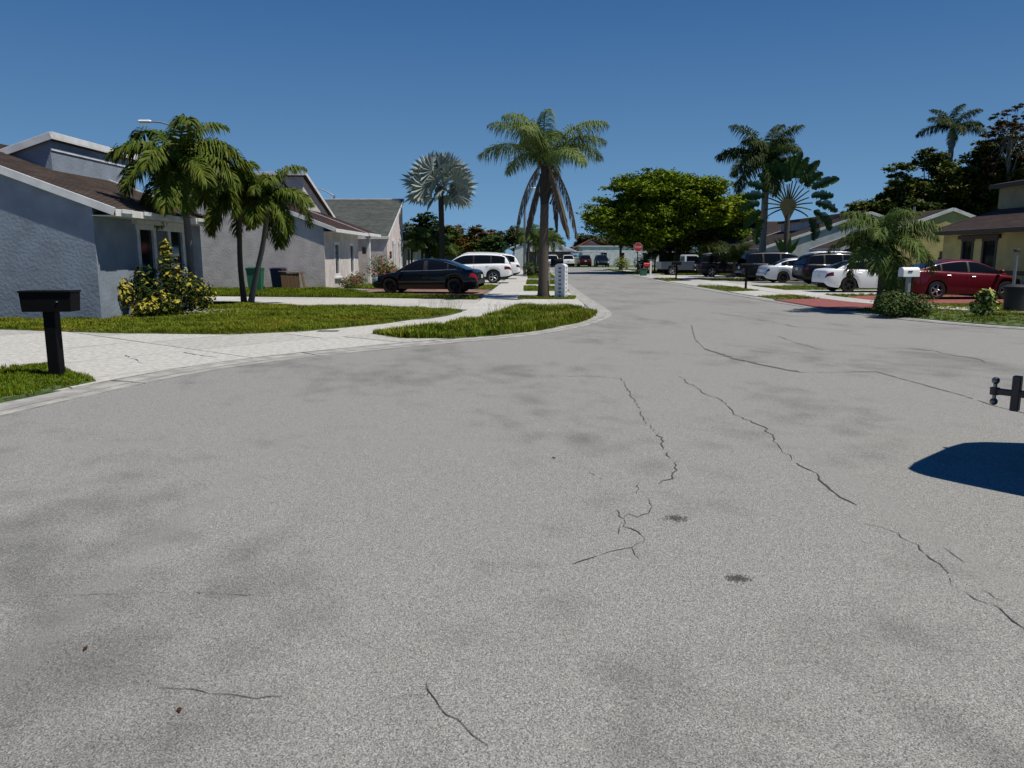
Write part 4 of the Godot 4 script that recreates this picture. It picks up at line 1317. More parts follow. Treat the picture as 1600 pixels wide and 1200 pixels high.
# broadleaf tree: trunk, limbs towards every clump, leaves spread through flattened clumps
func tree(label: String, at: Vector3, th: float, r0: float, clumps: Array, leaf: float, per: int, c: Vector3, c2: Vector3, bark: Material, group := "", flat := 0.45, called := "tree") -> Node3D:
	var t := thing(called, label, "tree", at, 0.0, group)
	var wood := MB.new()
	wood.tube([Vector3(0, -0.05, 0), Vector3(0.04, th * 0.35, 0.03), Vector3(-0.05, th * 0.7, 0.02), Vector3(0, th, 0)], [r0 * 1.5, r0, r0 * 0.85, r0 * 0.7], 10)
	for cl in clumps:
		var p: Vector3 = cl[0]
		var a := Vector3(0, th * rng.randf_range(0.6, 1.0), 0)
		var mid := a.lerp(p, 0.5) + Vector3(rng.randf_range(-0.3, 0.3), rng.randf_range(-0.1, 0.4), rng.randf_range(-0.3, 0.3))
		wood.tube([a, mid, p], [r0 * 0.45, r0 * 0.25, r0 * 0.08], 6, false)
	part("trunk", wood, bark, t)
	var mb := MB.new()
	for cl in clumps:
		var p: Vector3 = cl[0]
		var R: float = cl[1]
		var hue := rng.randf()
		var m := int(per * R * R)
		var tone := rng.randf_range(0.85, 1.15)
		# each clump is built of sprays
		var sprays := maxi(5, int(R * R * 9))
		for s in sprays:
			var dv := Vector3(rng.randfn(), rng.randfn() , rng.randfn()).normalized() * R * pow(rng.randf(), 0.4)
			dv.y *= flat
			var sc := p + dv
			var sr := R * rng.randf_range(0.16, 0.34)
			for k in maxi(4, m / sprays):
				var q := sc + Vector3(rng.randfn() * sr, rng.randfn() * sr * 0.4, rng.randfn() * sr) * 0.7
				var nn := (Vector3(rng.randfn() * 0.6, 1.0, rng.randfn() * 0.6)).normalized()
				var ax := nn.cross(Vector3(rng.randfn(), rng.randfn(), rng.randfn())).normalized()
				var bx := nn.cross(ax)
				var l := leaf * rng.randf_range(0.6, 1.25)
				mb.col = tone_of(c.lerp(c2, clampf(hue * 0.6 + rng.randf() * 0.4, 0, 1)) * tone, 0.28)
				mb.quad(q - ax * l, q - bx * l * 0.45, q + ax * l, q + bx * l * 0.45)
	part("crown", mb, M.leaf, t)
	return t

func clumps_in(R: Vector3, centre: Vector3, n: int, r0: float, r1: float, low := -0.5) -> Array:
	var out := []
	for k in n:
		var d := Vector3(rng.randfn(), rng.randfn(), rng.randfn()).normalized()
		if d.y < low: d.y = -d.y * 0.3
		var f := rng.randf_range(0.55, 0.95)
		out.append([centre + Vector3(d.x * R.x, d.y * R.y, d.z * R.z) * f, rng.randf_range(r0, r1)])
	return out

# leafy shrub: stems and leaves of its own size
func shrub(called: String, label: String, at: Vector3, spots: Array, leaf: float, n: int, c: Vector3, c2: Vector3, share: float, up := 0.5, stem := true, category := "shrub") -> Node3D:
	var t := thing(called, label, category, at)
	if stem:
		var st := MB.new()
		for s in spots:
			var p: Vector3 = s[0]
			st.tube([Vector3(p.x * 0.3, 0, p.z * 0.3), Vector3(p.x * 0.7, p.y * 0.5, p.z * 0.7), p], [0.025, 0.018, 0.008], 5, false)
		part("stems", st, M.bark_brown, t)
	var mb := MB.new()
	for s in spots:
		var p: Vector3 = s[0]
		var R: Vector3 = s[1]
		var bright: float = s[2] if s.size() > 2 else share
		for k in int(n * (s[3] if s.size() > 3 else 1.0)):
			var d := Vector3(rng.randfn(), rng.randfn(), rng.randfn()).normalized() * pow(rng.randf(), 0.45)
			var q := p + Vector3(d.x * R.x, d.y * R.y, d.z * R.z)
			if q.y < 0.02: continue
			var nn := (d + Vector3(0, up, 0) + Vector3(rng.randfn(), rng.randfn(), rng.randfn()) * 0.35).normalized()
			var ax := nn.cross(Vector3(rng.randfn(), rng.randfn(), rng.randfn())).normalized()
			var bx := nn.cross(ax)
			var l := leaf * rng.randf_range(0.6, 1.2)
			mb.col = tone_of(c2 if rng.randf() < bright else c, 0.25)
			mb.tri(q - ax * l, q - bx * l * 0.42 + nn * l * 0.1, q + ax * l)
			mb.tri(q - ax * l, q + ax * l, q + bx * l * 0.42 + nn * l * 0.1)
	part("foliage", mb, M.leaf_glossy, t)
	return t

func build_trees() -> void:
	# three Christmas palms before the blue house
	var full := [85, 74, 66, 58, 52, 46, 40, 36, 30, 24, 18, 12, 6, 0, -6, -14, 62, 44, 26, 8, -20, 34]
	palm("palm_tree", "thick crowned palm with grey trunk beside the yellow leaved bush", Vector3(-9.07, 0.04, -21.9), [Vector3.ZERO, Vector3(0.03, 1.2, 0), Vector3(0.0, 2.3, 0), Vector3(-0.05, 3.4, 0)], 0.105, 0.085, M.bark_grey, "christmas", full, 2.1, "palms on the lawn before the blue house", 0.75, 0.4)
	palm("palm_tree", "upright slim palm of the pair sharing one foot beside the green bin", Vector3(-8.82, 0.04, -25.4), [Vector3.ZERO, Vector3(-0.06, 1.2, 0), Vector3(-0.03, 2.3, 0), Vector3(0.0, 2.95, 0)], 0.085, 0.075, M.bark_brown, "christmas", [80, 66, 58, 50, 42, 34, 26, 18, 10, 2, -6, -14, 70, 46, 22, 6], 1.85, "palms on the lawn before the blue house", 0.6, 1.7)
	palm("palm_tree", "leaning slim palm of the pair sharing one foot beside the green bin", Vector3(-8.6, 0.04, -25.35), [Vector3.ZERO, Vector3(0.22, 0.9, 0), Vector3(0.5, 1.9, 0), Vector3(0.68, 2.85, 0)], 0.09, 0.07, M.bark_grey, "christmas", [78, 66, 56, 48, 40, 32, 24, 16, 8, 0, -8, -18, 62, 36, 12, 50], 1.8, "palms on the lawn before the blue house", 0.6, 0.2)
	# queen palm in the parkway
	var qp := palm("palm_tree", "tall queen palm with drooping fronds standing in the parkway beside white block pillar", Vector3(1.2, 0.04, -29.55), [Vector3.ZERO, Vector3(0.0, 1.5, 0), Vector3(0.02, 3.2, 0), Vector3(0.08, 4.95, 0)], 0.19, 0.14, M.bark_brown, "queen", [86, 80, 76, 70, 66, 60, 56, 50, 46, 40, 34, 74, 62, 30, -72, -74, -70, -76, -72], 2.85, "", 0.0, 2.6)
	var boots := MB.new()
	boots.tube([Vector3(0.02, 3.4, 0), Vector3(0.05, 4.0, 0), Vector3(0.08, 4.7, 0), Vector3(0.08, 5.1, 0)], [0.15, 0.21, 0.2, 0.08], 9)
	for k in 26:
		var a := k * 2.4
		var y := 3.5 + k * 0.055
		var o := Vector3(0.06 + cos(a) * 0.17, y, sin(a) * 0.17)
		boots.tube([o, o + Vector3(cos(a) * 0.08, 0.22, sin(a) * 0.08)], [0.045, 0.012], 5)
	part("leaf_bases", boots, M.bark_dark, qp)
	# silver Bismarck palm
	fan_palm("silver blue fan palm with black trunk rising above the black sedan", Vector3(-5.6, 0, -62), 6.7, 2.9, 30, Vector3(0.26, 0.31, 0.29), M.bark_dark, 0.24, M.silver_leaf)
	# royal palm, traveller palm
	palm("palm_tree", "tall royal palm with smooth grey trunk above the parked dark cars", Vector3(16.7, 0, -52), [Vector3.ZERO, Vector3(0, 2.5, 0), Vector3(0, 5, 0), Vector3(0, 6.9, 0)], 0.24, 0.2, M.bark_pale, "royal", [82, 74, 66, 58, 52, 44, 38, 30, 24, 16, 8, 0, -8, 64, 34, 4, 48, 20], 3.5, "", 1.0, 0.9)
	traveller_palm(Vector3(17.55, 0, -50), 4.2, 2.7)
	# small palm by the mailbox on the right
	palm("palm_tree", "small bushy palm behind the white mailbox on the right verge", Vector3(10.75, 0.03, -22.6), [Vector3.ZERO, Vector3(0.02, 0.8, 0), Vector3(0.0, 1.95, 0)], 0.10, 0.075, M.bark_brown, "bushy", [84, 78, 72, 66, 60, 54, 48, 42, 36, 30, 24, 18, 12, 6, 0, -6, -14, 68, 50, 32, 14, -10], 1.75, "", 0.0, 0.0)
	# clump of palms beyond the pink house
	for a in [[-8.1, 62.8, 2.2, "nearest the pink wall"], [-7.35, 63.5, 2.5, "second from the pink wall"], [-6.7, 63.0, 2.7, "third from the pink wall"], [-5.9, 64.5, 2.0, "nearest the silver palm"]]:
		palm("palm_tree", "young green palm in the row behind the black sedan, %s" % a[3], Vector3(a[0], 0, -a[1]), [Vector3.ZERO, Vector3(0, a[2] * 0.5, 0), Vector3(0.05, a[2], 0)], 0.085, 0.07, M.bark_dark, "bushy", [80, 62, 50, 40, 28, 16, 4, 70, 34, 10], 1.9, "palms in the row behind the black sedan", 0.4, a[0])
	for a in [[1.3, 63.0, 2.9, "nearest the lamp post"], [2.0, 65.0, 2.5, "in the middle"], [3.1, 68.0, 2.6, "nearest the road"]]:
		palm("palm_tree", "slim palm growing out of the hedge beyond the queen palm, %s" % a[3], Vector3(a[0], 0, -a[1]), [Vector3.ZERO, Vector3(0, a[2] * 0.5, 0), Vector3(0.05, a[2], 0)], 0.10, 0.08, M.bark_brown, "bushy", [80, 62, 50, 40, 28, 16, 4, 70, 34, 10, -8], 1.75, "slim palms by the hedge", 0.4, a[0])
	palm("palm_tree", "royal palm crown showing above the dark trees on the right", Vector3(36.4, 0, -66), [Vector3.ZERO, Vector3(0, 5, 0), Vector3(0, 11.3, 0)], 0.26, 0.2, M.bark_pale, "royal", [80, 66, 58, 50, 40, 30, 20, 8, 0, 46, 14], 2.9, "", 0.8, 0.5)
	fan_palm("low round fan palm beside the tan wall", Vector3(18.0, 0, -70), 0.7, 2.0, 26, Vector3(0.10, 0.115, 0.03), M.bark_brown, 0.16, M.leaf)
	palm("palm_tree", "feathery young palm growing between the parked dark cars", Vector3(16.6, 0, -58.0), [Vector3.ZERO, Vector3(0, 0.5, 0), Vector3(0, 1.2, 0)], 0.12, 0.1, M.bark_brown, "royal", [84, 78, 72, 66, 60, 52, 44, 74, 58], 2.4, "", 0.0, 0.3)
	for a in [[13.6, 74.0, 1.6, "left"], [15.4, 76.0, 1.8, "right"]]:
		palm("palm_tree", "small drooping palm in the shade of the broad tree, %s of the two" % a[3], Vector3(a[0], 0, -a[1]), [Vector3.ZERO, Vector3(0, a[2] * 0.5, 0), Vector3(0.05, a[2], 0)], 0.09, 0.07, M.bark_brown, "bushy", [80, 62, 50, 40, 28, 16, 4, 70, 34, 10], 1.8, "small palms below the broad tree", 0.3, a[0])

	# the broad tree down the street
	var cl := [[Vector3(0, 6.8, 0), 2.6]]
	cl += clumps_in(Vector3(7.5, 4.2, 5.6), Vector3(0.3, 5.4, 0), 74, 1.2, 2.1, -0.95)
	cl += clumps_in(Vector3(4.6, 2.8, 3.4), Vector3(0.3, 5.2, 0), 22, 1.3, 2.0, -0.95)
	tree("broad spreading tree with bright green layered crown at the bend", Vector3(14.3, 0, -74), 3.4, 0.36, cl, 0.18, 560, Vector3(0.08, 0.14, 0.010), Vector3(0.19, 0.23, 0.016), M.bark_dark, "", 0.4)
	cl = clumps_in(Vector3(3.4, 2.0, 3.0), Vector3(0, 5.3, 0), 16, 0.9, 1.5, -0.5)
	tree("rounded green tree joining the broad tree behind the royal palm", Vector3(21.6, 0, -78), 3.4, 0.2, cl, 0.19, 560, Vector3(0.08, 0.14, 0.010), Vector3(0.19, 0.23, 0.018), M.bark_dark, "", 0.45)
	cl = clumps_in(Vector3(1.9, 0.9, 1.9), Vector3(0.6, 3.8, 0), 9, 0.7, 1.1, -0.5)
	tree("slender leaning street tree at the far corner", Vector3(12.3, 0, -88), 2.9, 0.16, cl, 0.18, 420, Vector3(0.05, 0.09, 0.012), Vector3(0.1, 0.13, 0.02), M.bark_dark)
	# trees behind the right hand houses
	for a in [[28.8, 62.0, 5.6, 2.4, "low dark tree at the left end of the right hand grove", 0.5], [31.3, 63.0, 8.8, 2.7, "dark leafy tree left of the royal palm crown", 0.5], [34.4, 64.0, 10.8, 3.2, "tall dark tree below the royal palm crown", 0.6], [38.4, 63.0, 10.8, 3.5, "olive dark tree above the yellow house roof", 0.6], [42.6, 62.0, 10.6, 3.8, "dark tree at the right end of the grove", 0.6]]:
		var R: float = a[3]
		cl = clumps_in(Vector3(R, a[2] * 0.46, R), Vector3(0, a[2] * 0.53, 0), 40, 0.9, 1.5, -0.9)
		tree(a[4], Vector3(a[0], 0, -a[1]), a[2] * 0.4, 0.25, cl, 0.19, 700, Vector3(0.032, 0.056, 0.014), Vector3(0.10, 0.11, 0.022), M.bark_dark, "grove behind the right hand houses", 0.7)
	cl = clumps_in(Vector3(2.3, 3.0, 2.0), Vector3(0, 10.2, 0), 46, 0.35, 0.7, -0.9)
	tree("thin airy tree with sparse reddish leaves above the grove", Vector3(37.6, 0, -60), 11.5, 0.12, cl, 0.13, 420, Vector3(0.05, 0.045, 0.022), Vector3(0.10, 0.05, 0.03), M.bark_grey, "grove behind the right hand houses", 0.7)
	# trees down the left side
	for a in [[-9.3, 84.0, 6.6, 1.7, "dark pointed tree beside the pink house", Vector3(0.02, 0.04, 0.02), Vector3(0.04, 0.06, 0.02)], [-7.6, 80.0, 4.6, 2.2, "green tree behind the row of young palms", Vector3(0.03, 0.06, 0.012), Vector3(0.08, 0.10, 0.02)], [-5.0, 85.0, 5.2, 2.6, "russet topped round tree behind the silver palm", Vector3(0.055, 0.06, 0.014), Vector3(0.17, 0.085, 0.02)], [-2.4, 80.5, 3.9, 1.7, "glossy dark green tree behind the white car", Vector3(0.02, 0.05, 0.014), Vector3(0.06, 0.09, 0.02)]]:
		var R: float = a[3]
		cl = clumps_in(Vector3(R, a[2] * 0.42, R), Vector3(0, a[2] * 0.56, 0), 22, 0.7, 1.15, -0.7)
		tree(a[4], Vector3(a[0], 0, -a[1]), a[2] * 0.4, 0.2, cl, 0.17, 620, a[5], a[6], M.bark_dark, "trees beyond the pink house", 0.75)
	# distant trees closing the view
	var far := ["leftmost of the distant trees", "second of the distant trees from the left", "third of the distant trees from the left", "fourth of the distant trees from the left", "fifth of the distant trees from the left", "sixth of the distant trees from the left", "seventh of the distant trees from the left", "eighth of the distant trees from the left", "ninth of the distant trees from the left", "rightmost of the distant trees"]
	for k in 10:
		var x := -22.0 + k * 7.6
		var hh := rng.randf_range(6.5, 8.2) if k > 2 else 8.0
		cl = clumps_in(Vector3(4.6, hh * 0.42, 3.0), Vector3(0, hh * 0.55, 0), 15, 1.3, 2.1, -0.7)
		tree("%s, dull green" % far[k], Vector3(x, 0, -165 - rng.randf() * 14), hh * 0.4, 0.3, cl, 0.34, 170, Vector3(0.045, 0.065, 0.022), Vector3(0.10, 0.095, 0.035), M.bark_dark, "distant trees closing the view", 0.75)

	# croton against the blue house
	var spots := [[Vector3(-0.85, 0.62, 0.35), Vector3(0.30, 0.42, 0.3), 0.62], [Vector3(-0.1, 0.55, 0.35), Vector3(0.5, 0.5, 0.35), 0.33], [Vector3(0.25, 1.2, 0.1), Vector3(0.30, 0.6, 0.28), 0.3], [Vector3(0.22, 1.75, 0.05), Vector3(0.16, 0.3, 0.16), 0.5, 0.6], [Vector3(0.75, 0.7, 0.0), Vector3(0.45, 0.5, 0.4), 0.3], [Vector3(-0.05, 0.25, 0.75), Vector3(0.42, 0.22, 0.25), 0.62], [Vector3(0.5, 0.35, 0.7), Vector3(0.4, 0.28, 0.3), 0.45], [Vector3(-0.5, 0.9, -0.25), Vector3(0.4, 0.5, 0.4), 0.1], [Vector3(0.35, 0.5, -1.6), Vector3(0.4, 0.45, 0.9), 0.45, 1.4], [Vector3(0.1, 0.8, -0.9), Vector3(0.5, 0.6, 0.6), 0.25, 1.3]]
	shrub("croton_bush", "dark croton bush splashed with yellow leaves against the blue house", Vector3(-9.35, 0.04, -20.6), spots, 0.075, 420, Vector3(0.022, 0.04, 0.012), Vector3(0.38, 0.33, 0.05), 0.4)
	shrub("flower_bush", "rounded bush with red flowers beside the porch of the beige house", Vector3(-7.75, 0.04, -46.0), [[Vector3(0, 0.9, 0), Vector3(0.9, 0.85, 0.9)], [Vector3(0.5, 0.6, 0.3), Vector3(0.7, 0.6, 0.6)]], 0.085, 800, Vector3(0.05, 0.08, 0.02), Vector3(0.15, 0.13, 0.04), 0.3)
	shrub("flower_bed", "low mixed flower bed below the windows of the beige house", Vector3(-8.35, 0.04, -40.6), [[Vector3(0, 0.25, 1.4), Vector3(0.45, 0.3, 0.7), 0.15], [Vector3(0.1, 0.35, 0.1), Vector3(0.45, 0.35, 0.7), 0.4], [Vector3(0.0, 0.35, -1.3), Vector3(0.5, 0.45, 0.8), 0.2]], 0.07, 420, Vector3(0.07, 0.10, 0.03), Vector3(0.22, 0.05, 0.06), 0.3, 0.5, false, "flower bed")
	shrub("hedge", "clipped dark green hedge at the foot of the slim palms", Vector3(2.0, 0.04, -61.5), [[Vector3(-0.6, 0.6, 0), Vector3(0.6, 0.65, 0.9)], [Vector3(0.3, 0.6, 0), Vector3(0.6, 0.65, 0.9)]], 0.08, 900, Vector3(0.02, 0.045, 0.012), Vector3(0.05, 0.08, 0.02), 0.3, 0.5, false, "hedge")
	shrub("hedge", "low light green hedge before the pink house", Vector3(-7.2, 0.04, -53.5), [[Vector3(-0.6, 0.35, 0), Vector3(0.7, 0.4, 0.6)], [Vector3(0.6, 0.35, 0), Vector3(0.8, 0.4, 0.6)]], 0.07, 500, Vector3(0.08, 0.12, 0.025), Vector3(0.14, 0.16, 0.04), 0.4, 0.5, false, "hedge")
	# shrubs on the right verge
	shrub("bush", "dense dark green bush at the foot of the white mailbox", Vector3(10.35, 0.03, -20.6), [[Vector3(-0.15, 0.38, 0.1), Vector3(0.55, 0.38, 0.5), 0.3], [Vector3(0.35, 0.3, 0.25), Vector3(0.5, 0.33, 0.45), 0.3], [Vector3(-0.4, 0.25, 0.3), Vector3(0.4, 0.28, 0.4), 0.2], [Vector3(0.1, 0.3, -0.5), Vector3(0.6, 0.35, 0.6), 0.2]], 0.05, 1000, Vector3(0.035, 0.065, 0.016), Vector3(0.10, 0.13, 0.035), 0.3, 0.5, true, "bush")
	shrub("bush", "small bush with pale yellow edged leaves on the right verge", Vector3(12.45, 0.03, -20.3), [[Vector3(0, 0.32, 0), Vector3(0.36, 0.36, 0.36), 0.35], [Vector3(0.05, 0.55, 0), Vector3(0.25, 0.22, 0.25), 0.5]], 0.09, 260, Vector3(0.06, 0.10, 0.02), Vector3(0.36, 0.36, 0.12), 0.35, 0.7, true, "bush")
	shrub("bush", "round dark shrub by the stop sign corner", Vector3(13.4, 0.03, -79), [[Vector3(0, 0.9, 0), Vector3(1.1, 0.95, 1.0)]], 0.12, 900, Vector3(0.03, 0.06, 0.015), Vector3(0.07, 0.09, 0.02), 0.3, 0.5, false, "bush")
	shrub("bush", "yellow green feathery bush behind the stop sign", Vector3(11.6, 0.03, -82), [[Vector3(0, 0.8, 0), Vector3(0.9, 0.85, 0.8)]], 0.12, 600, Vector3(0.12, 0.16, 0.03), Vector3(0.22, 0.24, 0.05), 0.4, 0.5, false, "bush")
	# tall weeds at the sidewalk
	for a in [[-2.1, 24.0, "in the joint of the second driveway"], [-0.2, 21.6, "at the edge of the shaggy grass tongue"]]:
		var t := thing("weed", "thin tall grassy weed %s" % a[2], "weed", Vector3(a[0], 0.03, -a[1]), 0.0, "weeds beside the sidewalk")
		var mb := MB.new()
		for k in 40:
			var o := Vector3(rng.randf_range(-0.5, 0.5), 0, rng.randf_range(-0.2, 0.2))
			var d := Vector3(rng.randf_range(-0.4, 0.4), 1, rng.randf_range(-0.4, 0.4)).normalized() * rng.randf_range(0.15, 0.42)
			mb.col = tone_of(Vector3(0.15, 0.16, 0.06))
			mb.tube([o, o + d * 0.6, o + d + Vector3(d.x, -0.05, d.z) * 0.4], [0.004, 0.003, 0.002], 3, false)
		part("stalks", mb, M.grass, t)

# ---------- cars ----------
func prof(pts: Array, x: float) -> float:
	if x <= pts[0][0]: return pts[0][1]
	for i in pts.size() - 1:
		if x <= pts[i + 1][0]:
			var a: Array = pts[i]
			var b: Array = pts[i + 1]
			var t: float = (x - a[0]) / maxf(b[0] - a[0], 1e-5)
			var pa: Array = pts[maxi(i - 1, 0)]
			var pb: Array = pts[mini(i + 2, pts.size() - 1)]
			var w: float = b[0] - a[0]
			var ma: float = (b[1] - pa[1]) / maxf(b[0] - pa[0], 1e-5) * w
			var mb: float = (pb[1] - a[1]) / maxf(pb[0] - a[0], 1e-5) * w
			var lim := 3.0 * absf(b[1] - a[1])
			ma = clampf(ma, -lim, lim)
			mb = clampf(mb, -lim, lim)
			var t2 := t * t
			var t3 := t2 * t
			return (2 * t3 - 3 * t2 + 1) * a[1] + (t3 - 2 * t2 + t) * ma + (-2 * t3 + 3 * t2) * b[1] + (t3 - t2) * mb
	return pts[-1][1]

func loft(P: Array, pick: Callable, push := 0.0) -> MB:
	# surface through rings of points; pick(i, j) says which faces are wanted
	var mb := MB.new()
	var ni := P.size()
	var nj: int = P[0].size()
	var id := {}
	for i in ni - 1:
		for j in nj - 1:
			if not pick.call(i, j): continue
			var q := []
			for k in [[i, j], [i + 1, j], [i + 1, j + 1], [i, j + 1]]:
				var key: int = k[0] * 1000 + k[1]
				if not id.has(key):
					var di: Vector3 = P[mini(k[0] + 1, ni - 1)][k[1]] - P[maxi(k[0] - 1, 0)][k[1]]
					var dj: Vector3 = P[k[0]][mini(k[1] + 1, nj - 1)] - P[k[0]][maxi(k[1] - 1, 0)]
					var nn := di.cross(dj)
					nn = nn.normalized() if nn.length() > 1e-9 else Vector3.UP
					id[key] = mb.vert(P[k[0]][k[1]] + nn * push, nn)
				q.append(id[key])
			for x in [q[0], q[2], q[1], q[0], q[3], q[2]]:
				mb.ix.append(x)
	return mb

func wheel_at(car: Node3D, at: Vector3, r: float, wide: float, side: float, rim: Material) -> void:
	var w := Node3D.new()
	w.name = "wheel"
	w.position = at
	car.add_child(w, true)
	var b := Basis(Vector3(1, 0, 0), side * PI / 2)
	var ty := MB.new()
	var h := wide / 2
	ty.lathe([Vector2(r * 0.66, -h), Vector2(r * 0.94, -h), Vector2(r, -h * 0.7), Vector2(r, h * 0.7), Vector2(r * 0.94, h), Vector2(r * 0.68, h), Vector2(r * 0.66, h * 0.5)], 28, Vector3.ZERO, b)
	part("tyre", ty, M.tyre, w)
	var rm := MB.new()
	rm.lathe([Vector2(r * 0.68, h * 0.9), Vector2(r * 0.62, h * 0.92), Vector2(r * 0.60, h * 0.3)], 28, Vector3.ZERO, b)
	rm.lathe([Vector2(r * 0.18, h * 0.2), Vector2(r * 0.17, h * 0.75), Vector2(0.001, h * 0.8)], 12, Vector3.ZERO, b)
	for k in 5:
		var a := TAU * k / 5
		var d := Vector3(cos(a), 0, sin(a))
		rm.box(b * (d * r * 0.38 + Vector3(0, h * 0.62, 0)), Vector3(r * 0.5, 0.035, r * 0.16), b * Basis(Vector3.UP, -a), 0.008)
	part("rim", rm, rim, w)
	var bk := MB.new()
	bk.lathe([Vector2(r * 0.62, h * 0.25), Vector2(0.001, h * 0.22)], 20, Vector3.ZERO, b)
	part("brake_disc", bk, M.under, w)

# x forward, y up, z across. s = measures of the car
func car(called: String, label: String, at: Vector3, turn: float, s: Dictionary, group: String) -> Node3D:
	var t := thing(called, label, s.get("cat", "car"), at, turn, group)
	var L: float = s.L
	var W: float = s.W
	var wb: float = s.wb
	var r: float = s.r
	var xf: float = s.get("xf", 0.03 * L) + wb / 2
	var xr: float = xf - wb
	var sill: float = s.sill
	var arch: float = r + s.get("gap", 0.05)
	var deck: Array = s.deck
	var roof: Array = s.roof
	var widths := [[-L / 2, 0.74], [-L / 2 + 0.06, 0.86], [-L / 2 + 0.25, 0.945], [-L * 0.3, 0.99], [0.0, 1.0], [L * 0.3, 0.985], [L / 2 - 0.45, 0.93], [L / 2 - 0.15, 0.82], [L / 2, 0.62]]
	var lows := [[-L / 2, sill + 0.22], [-L / 2 + 0.1, sill + 0.1], [-L / 2 + 0.35, sill + 0.03], [-L / 2 + 0.7, sill], [L / 2 - 0.7, sill], [L / 2 - 0.2, sill + 0.02], [L / 2, sill + 0.12]]
	var xs := []
	for k in 57: xs.append(lerpf(-L / 2, L / 2, k / 56.0))
	for k in [0.02, 0.05, 0.1, 0.16]:
		xs.append(-L / 2 + k); xs.append(L / 2 - k)
	for c in [xf, xr]:
		for k in 15: xs.append(c + arch * cos(PI * k / 14.0))
	for wn in s.windows:
		xs.append(wn[0]); xs.append(wn[1])
	xs.append(s.shield); xs.append(s.back); xs.append(roof[0][0]); xs.append(roof[-1][0])
	for k in s.get("lamps", [-L / 2 + 0.28, L / 2 - 0.4]): xs.append(k)
	xs.sort()
	var st := []
	for x in xs:
		if st.is_empty() or x - st[-1] > 0.012: st.append(x)
	var low := func(x: float) -> float:
		var y := prof(lows, x)
		for c in [xf, xr]:
			if absf(x - c) < arch: y = maxf(y, r + sqrt(maxf(0.0, arch * arch - (x - c) * (x - c))) * 0.98)
		return y
	var B := []
	for x in st:
		var w := prof(widths, x) * W / 2
		var yl: float = low.call(x)
		var yd := prof(deck, x)
		yl = minf(yl, yd - 0.06)
		var ring: Array[Vector3] = []
		var half: Array[Vector3] = []
		var bow: float = s.get("bow", 0.03)
		for k in [[0.945, 0.0], [0.985, 0.14], [1.0, 0.40], [1.0, 0.62], [0.975, 0.84], [0.945, 0.95], [0.90, 1.0]]:
			half.append(Vector3(x, lerpf(yl, yd, k[1]), w * k[0]))
		half.append(Vector3(x, yd + bow * 0.75, w * 0.55))
		half.append(Vector3(x, yd + bow, w * 0.2))
		for k in half.size(): ring.append(half[k])
		for k in range(half.size() - 1, -1, -1): ring.append(Vector3(half[k].x, half[k].y, -half[k].z))
		B.append(ring)
	var n: int = B[0].size()
	var lamps: Array = s.get("lamps", [-L / 2 + 0.28, L / 2 - 0.4])
	var band_of := func(j: int) -> int: return j if j < n / 2 else n - 2 - j
	var clad: bool = s.get("clad", false)
	var is_tail := func(i: int, j: int) -> bool: return st[i + 1] <= lamps[0] + 0.001 and st[i] > -L / 2 + 0.015 and band_of.call(j) >= s.get("tail_from", 3) and band_of.call(j) <= s.get("tail_to", 3)
	var is_head := func(i: int, j: int) -> bool: return st[i] >= lamps[1] - 0.001 and st[i + 1] < L / 2 - 0.03 and band_of.call(j) >= 3 and band_of.call(j) <= 4
	var is_clad := func(_i: int, j: int) -> bool: return clad and band_of.call(j) == 0
	var body := loft(B, func(i, j): return not is_tail.call(i, j) and not is_head.call(i, j) and not is_clad.call(i, j))
	for e in [0, st.size() - 1]:
		var c := Vector3.ZERO
		for p in B[e]: c += p / n
		for k in n - 1:
			if e == 0: body.tri(c, B[e][k + 1], B[e][k])
			else: body.tri(c, B[e][k], B[e][k + 1])
		if e == 0: body.tri(c, B[e][0], B[e][n - 1])
		else: body.tri(c, B[e][n - 1], B[e][0])
	# cabin
	var G := []
	var gx := []
	var lean: float = s.get("lean", 0.42)
	for x in st:
		if x < roof[0][0] - 0.001 or x > roof[-1][0] + 0.001: continue
		gx.append(x)
		var w := prof(widths, clampf(x, -L / 2 + 0.2, L)) * W / 2 * 0.90
		var yb := prof(deck, x) - 0.005
		var h := maxf(prof(roof, x) - yb, 0.0)
		var half: Array[Vector3] = [Vector3(x, yb, w), Vector3(x, yb + h * 0.07, w - lean * h * 0.05), Vector3(x, yb + h * 0.45, w - lean * h * 0.38), Vector3(x, yb + h * 0.84, w - lean * h * 0.86), Vector3(x, yb + h * 0.95, w - lean * h * 1.08 - 0.04 * minf(1, h / 0.2)), Vector3(x, yb + h + 0.008, w * 0.5), Vector3(x, yb + h + 0.014, w * 0.15)]
		var ring: Array[Vector3] = []
		for p in half: ring.append(p)
		for k in range(half.size() - 1, -1, -1): ring.append(Vector3(half[k].x, half[k].y, -half[k].z))
		G.append(ring)
	var m: int = G[0].size()
	var gb := func(j: int) -> int: return j if j < m / 2 else m - 2 - j
	var pane_of := func(i: int, j: int) -> int:
		var b: int = gb.call(j)
		if b == 1 or b == 2:
			for k in s.windows.size():
				if gx[i] >= s.windows[k][0] - 0.001 and gx[i + 1] <= s.windows[k][1] + 0.001: return 10 + k * 2 + (1 if j > m / 2 else 0)
			if gx[i] >= s.windows[0][0] and gx[i + 1] <= s.windows[-1][1]: return 3
		if b >= 4:
			if gx[i] >= s.shield - 0.001: return 1
			if gx[i + 1] <= s.back + 0.001: return 2
		return 0
	var cab := loft(G, func(i, j): return pane_of.call(i, j) == 0)
	var base := body.v.size()
	body.v.append_array(cab.v); body.n.append_array(cab.n); body.c.append_array(cab.c); body.uv.append_array(cab.uv)
	for k in cab.ix: body.ix.append(k + base)
	part("body", body, s.paint, t)
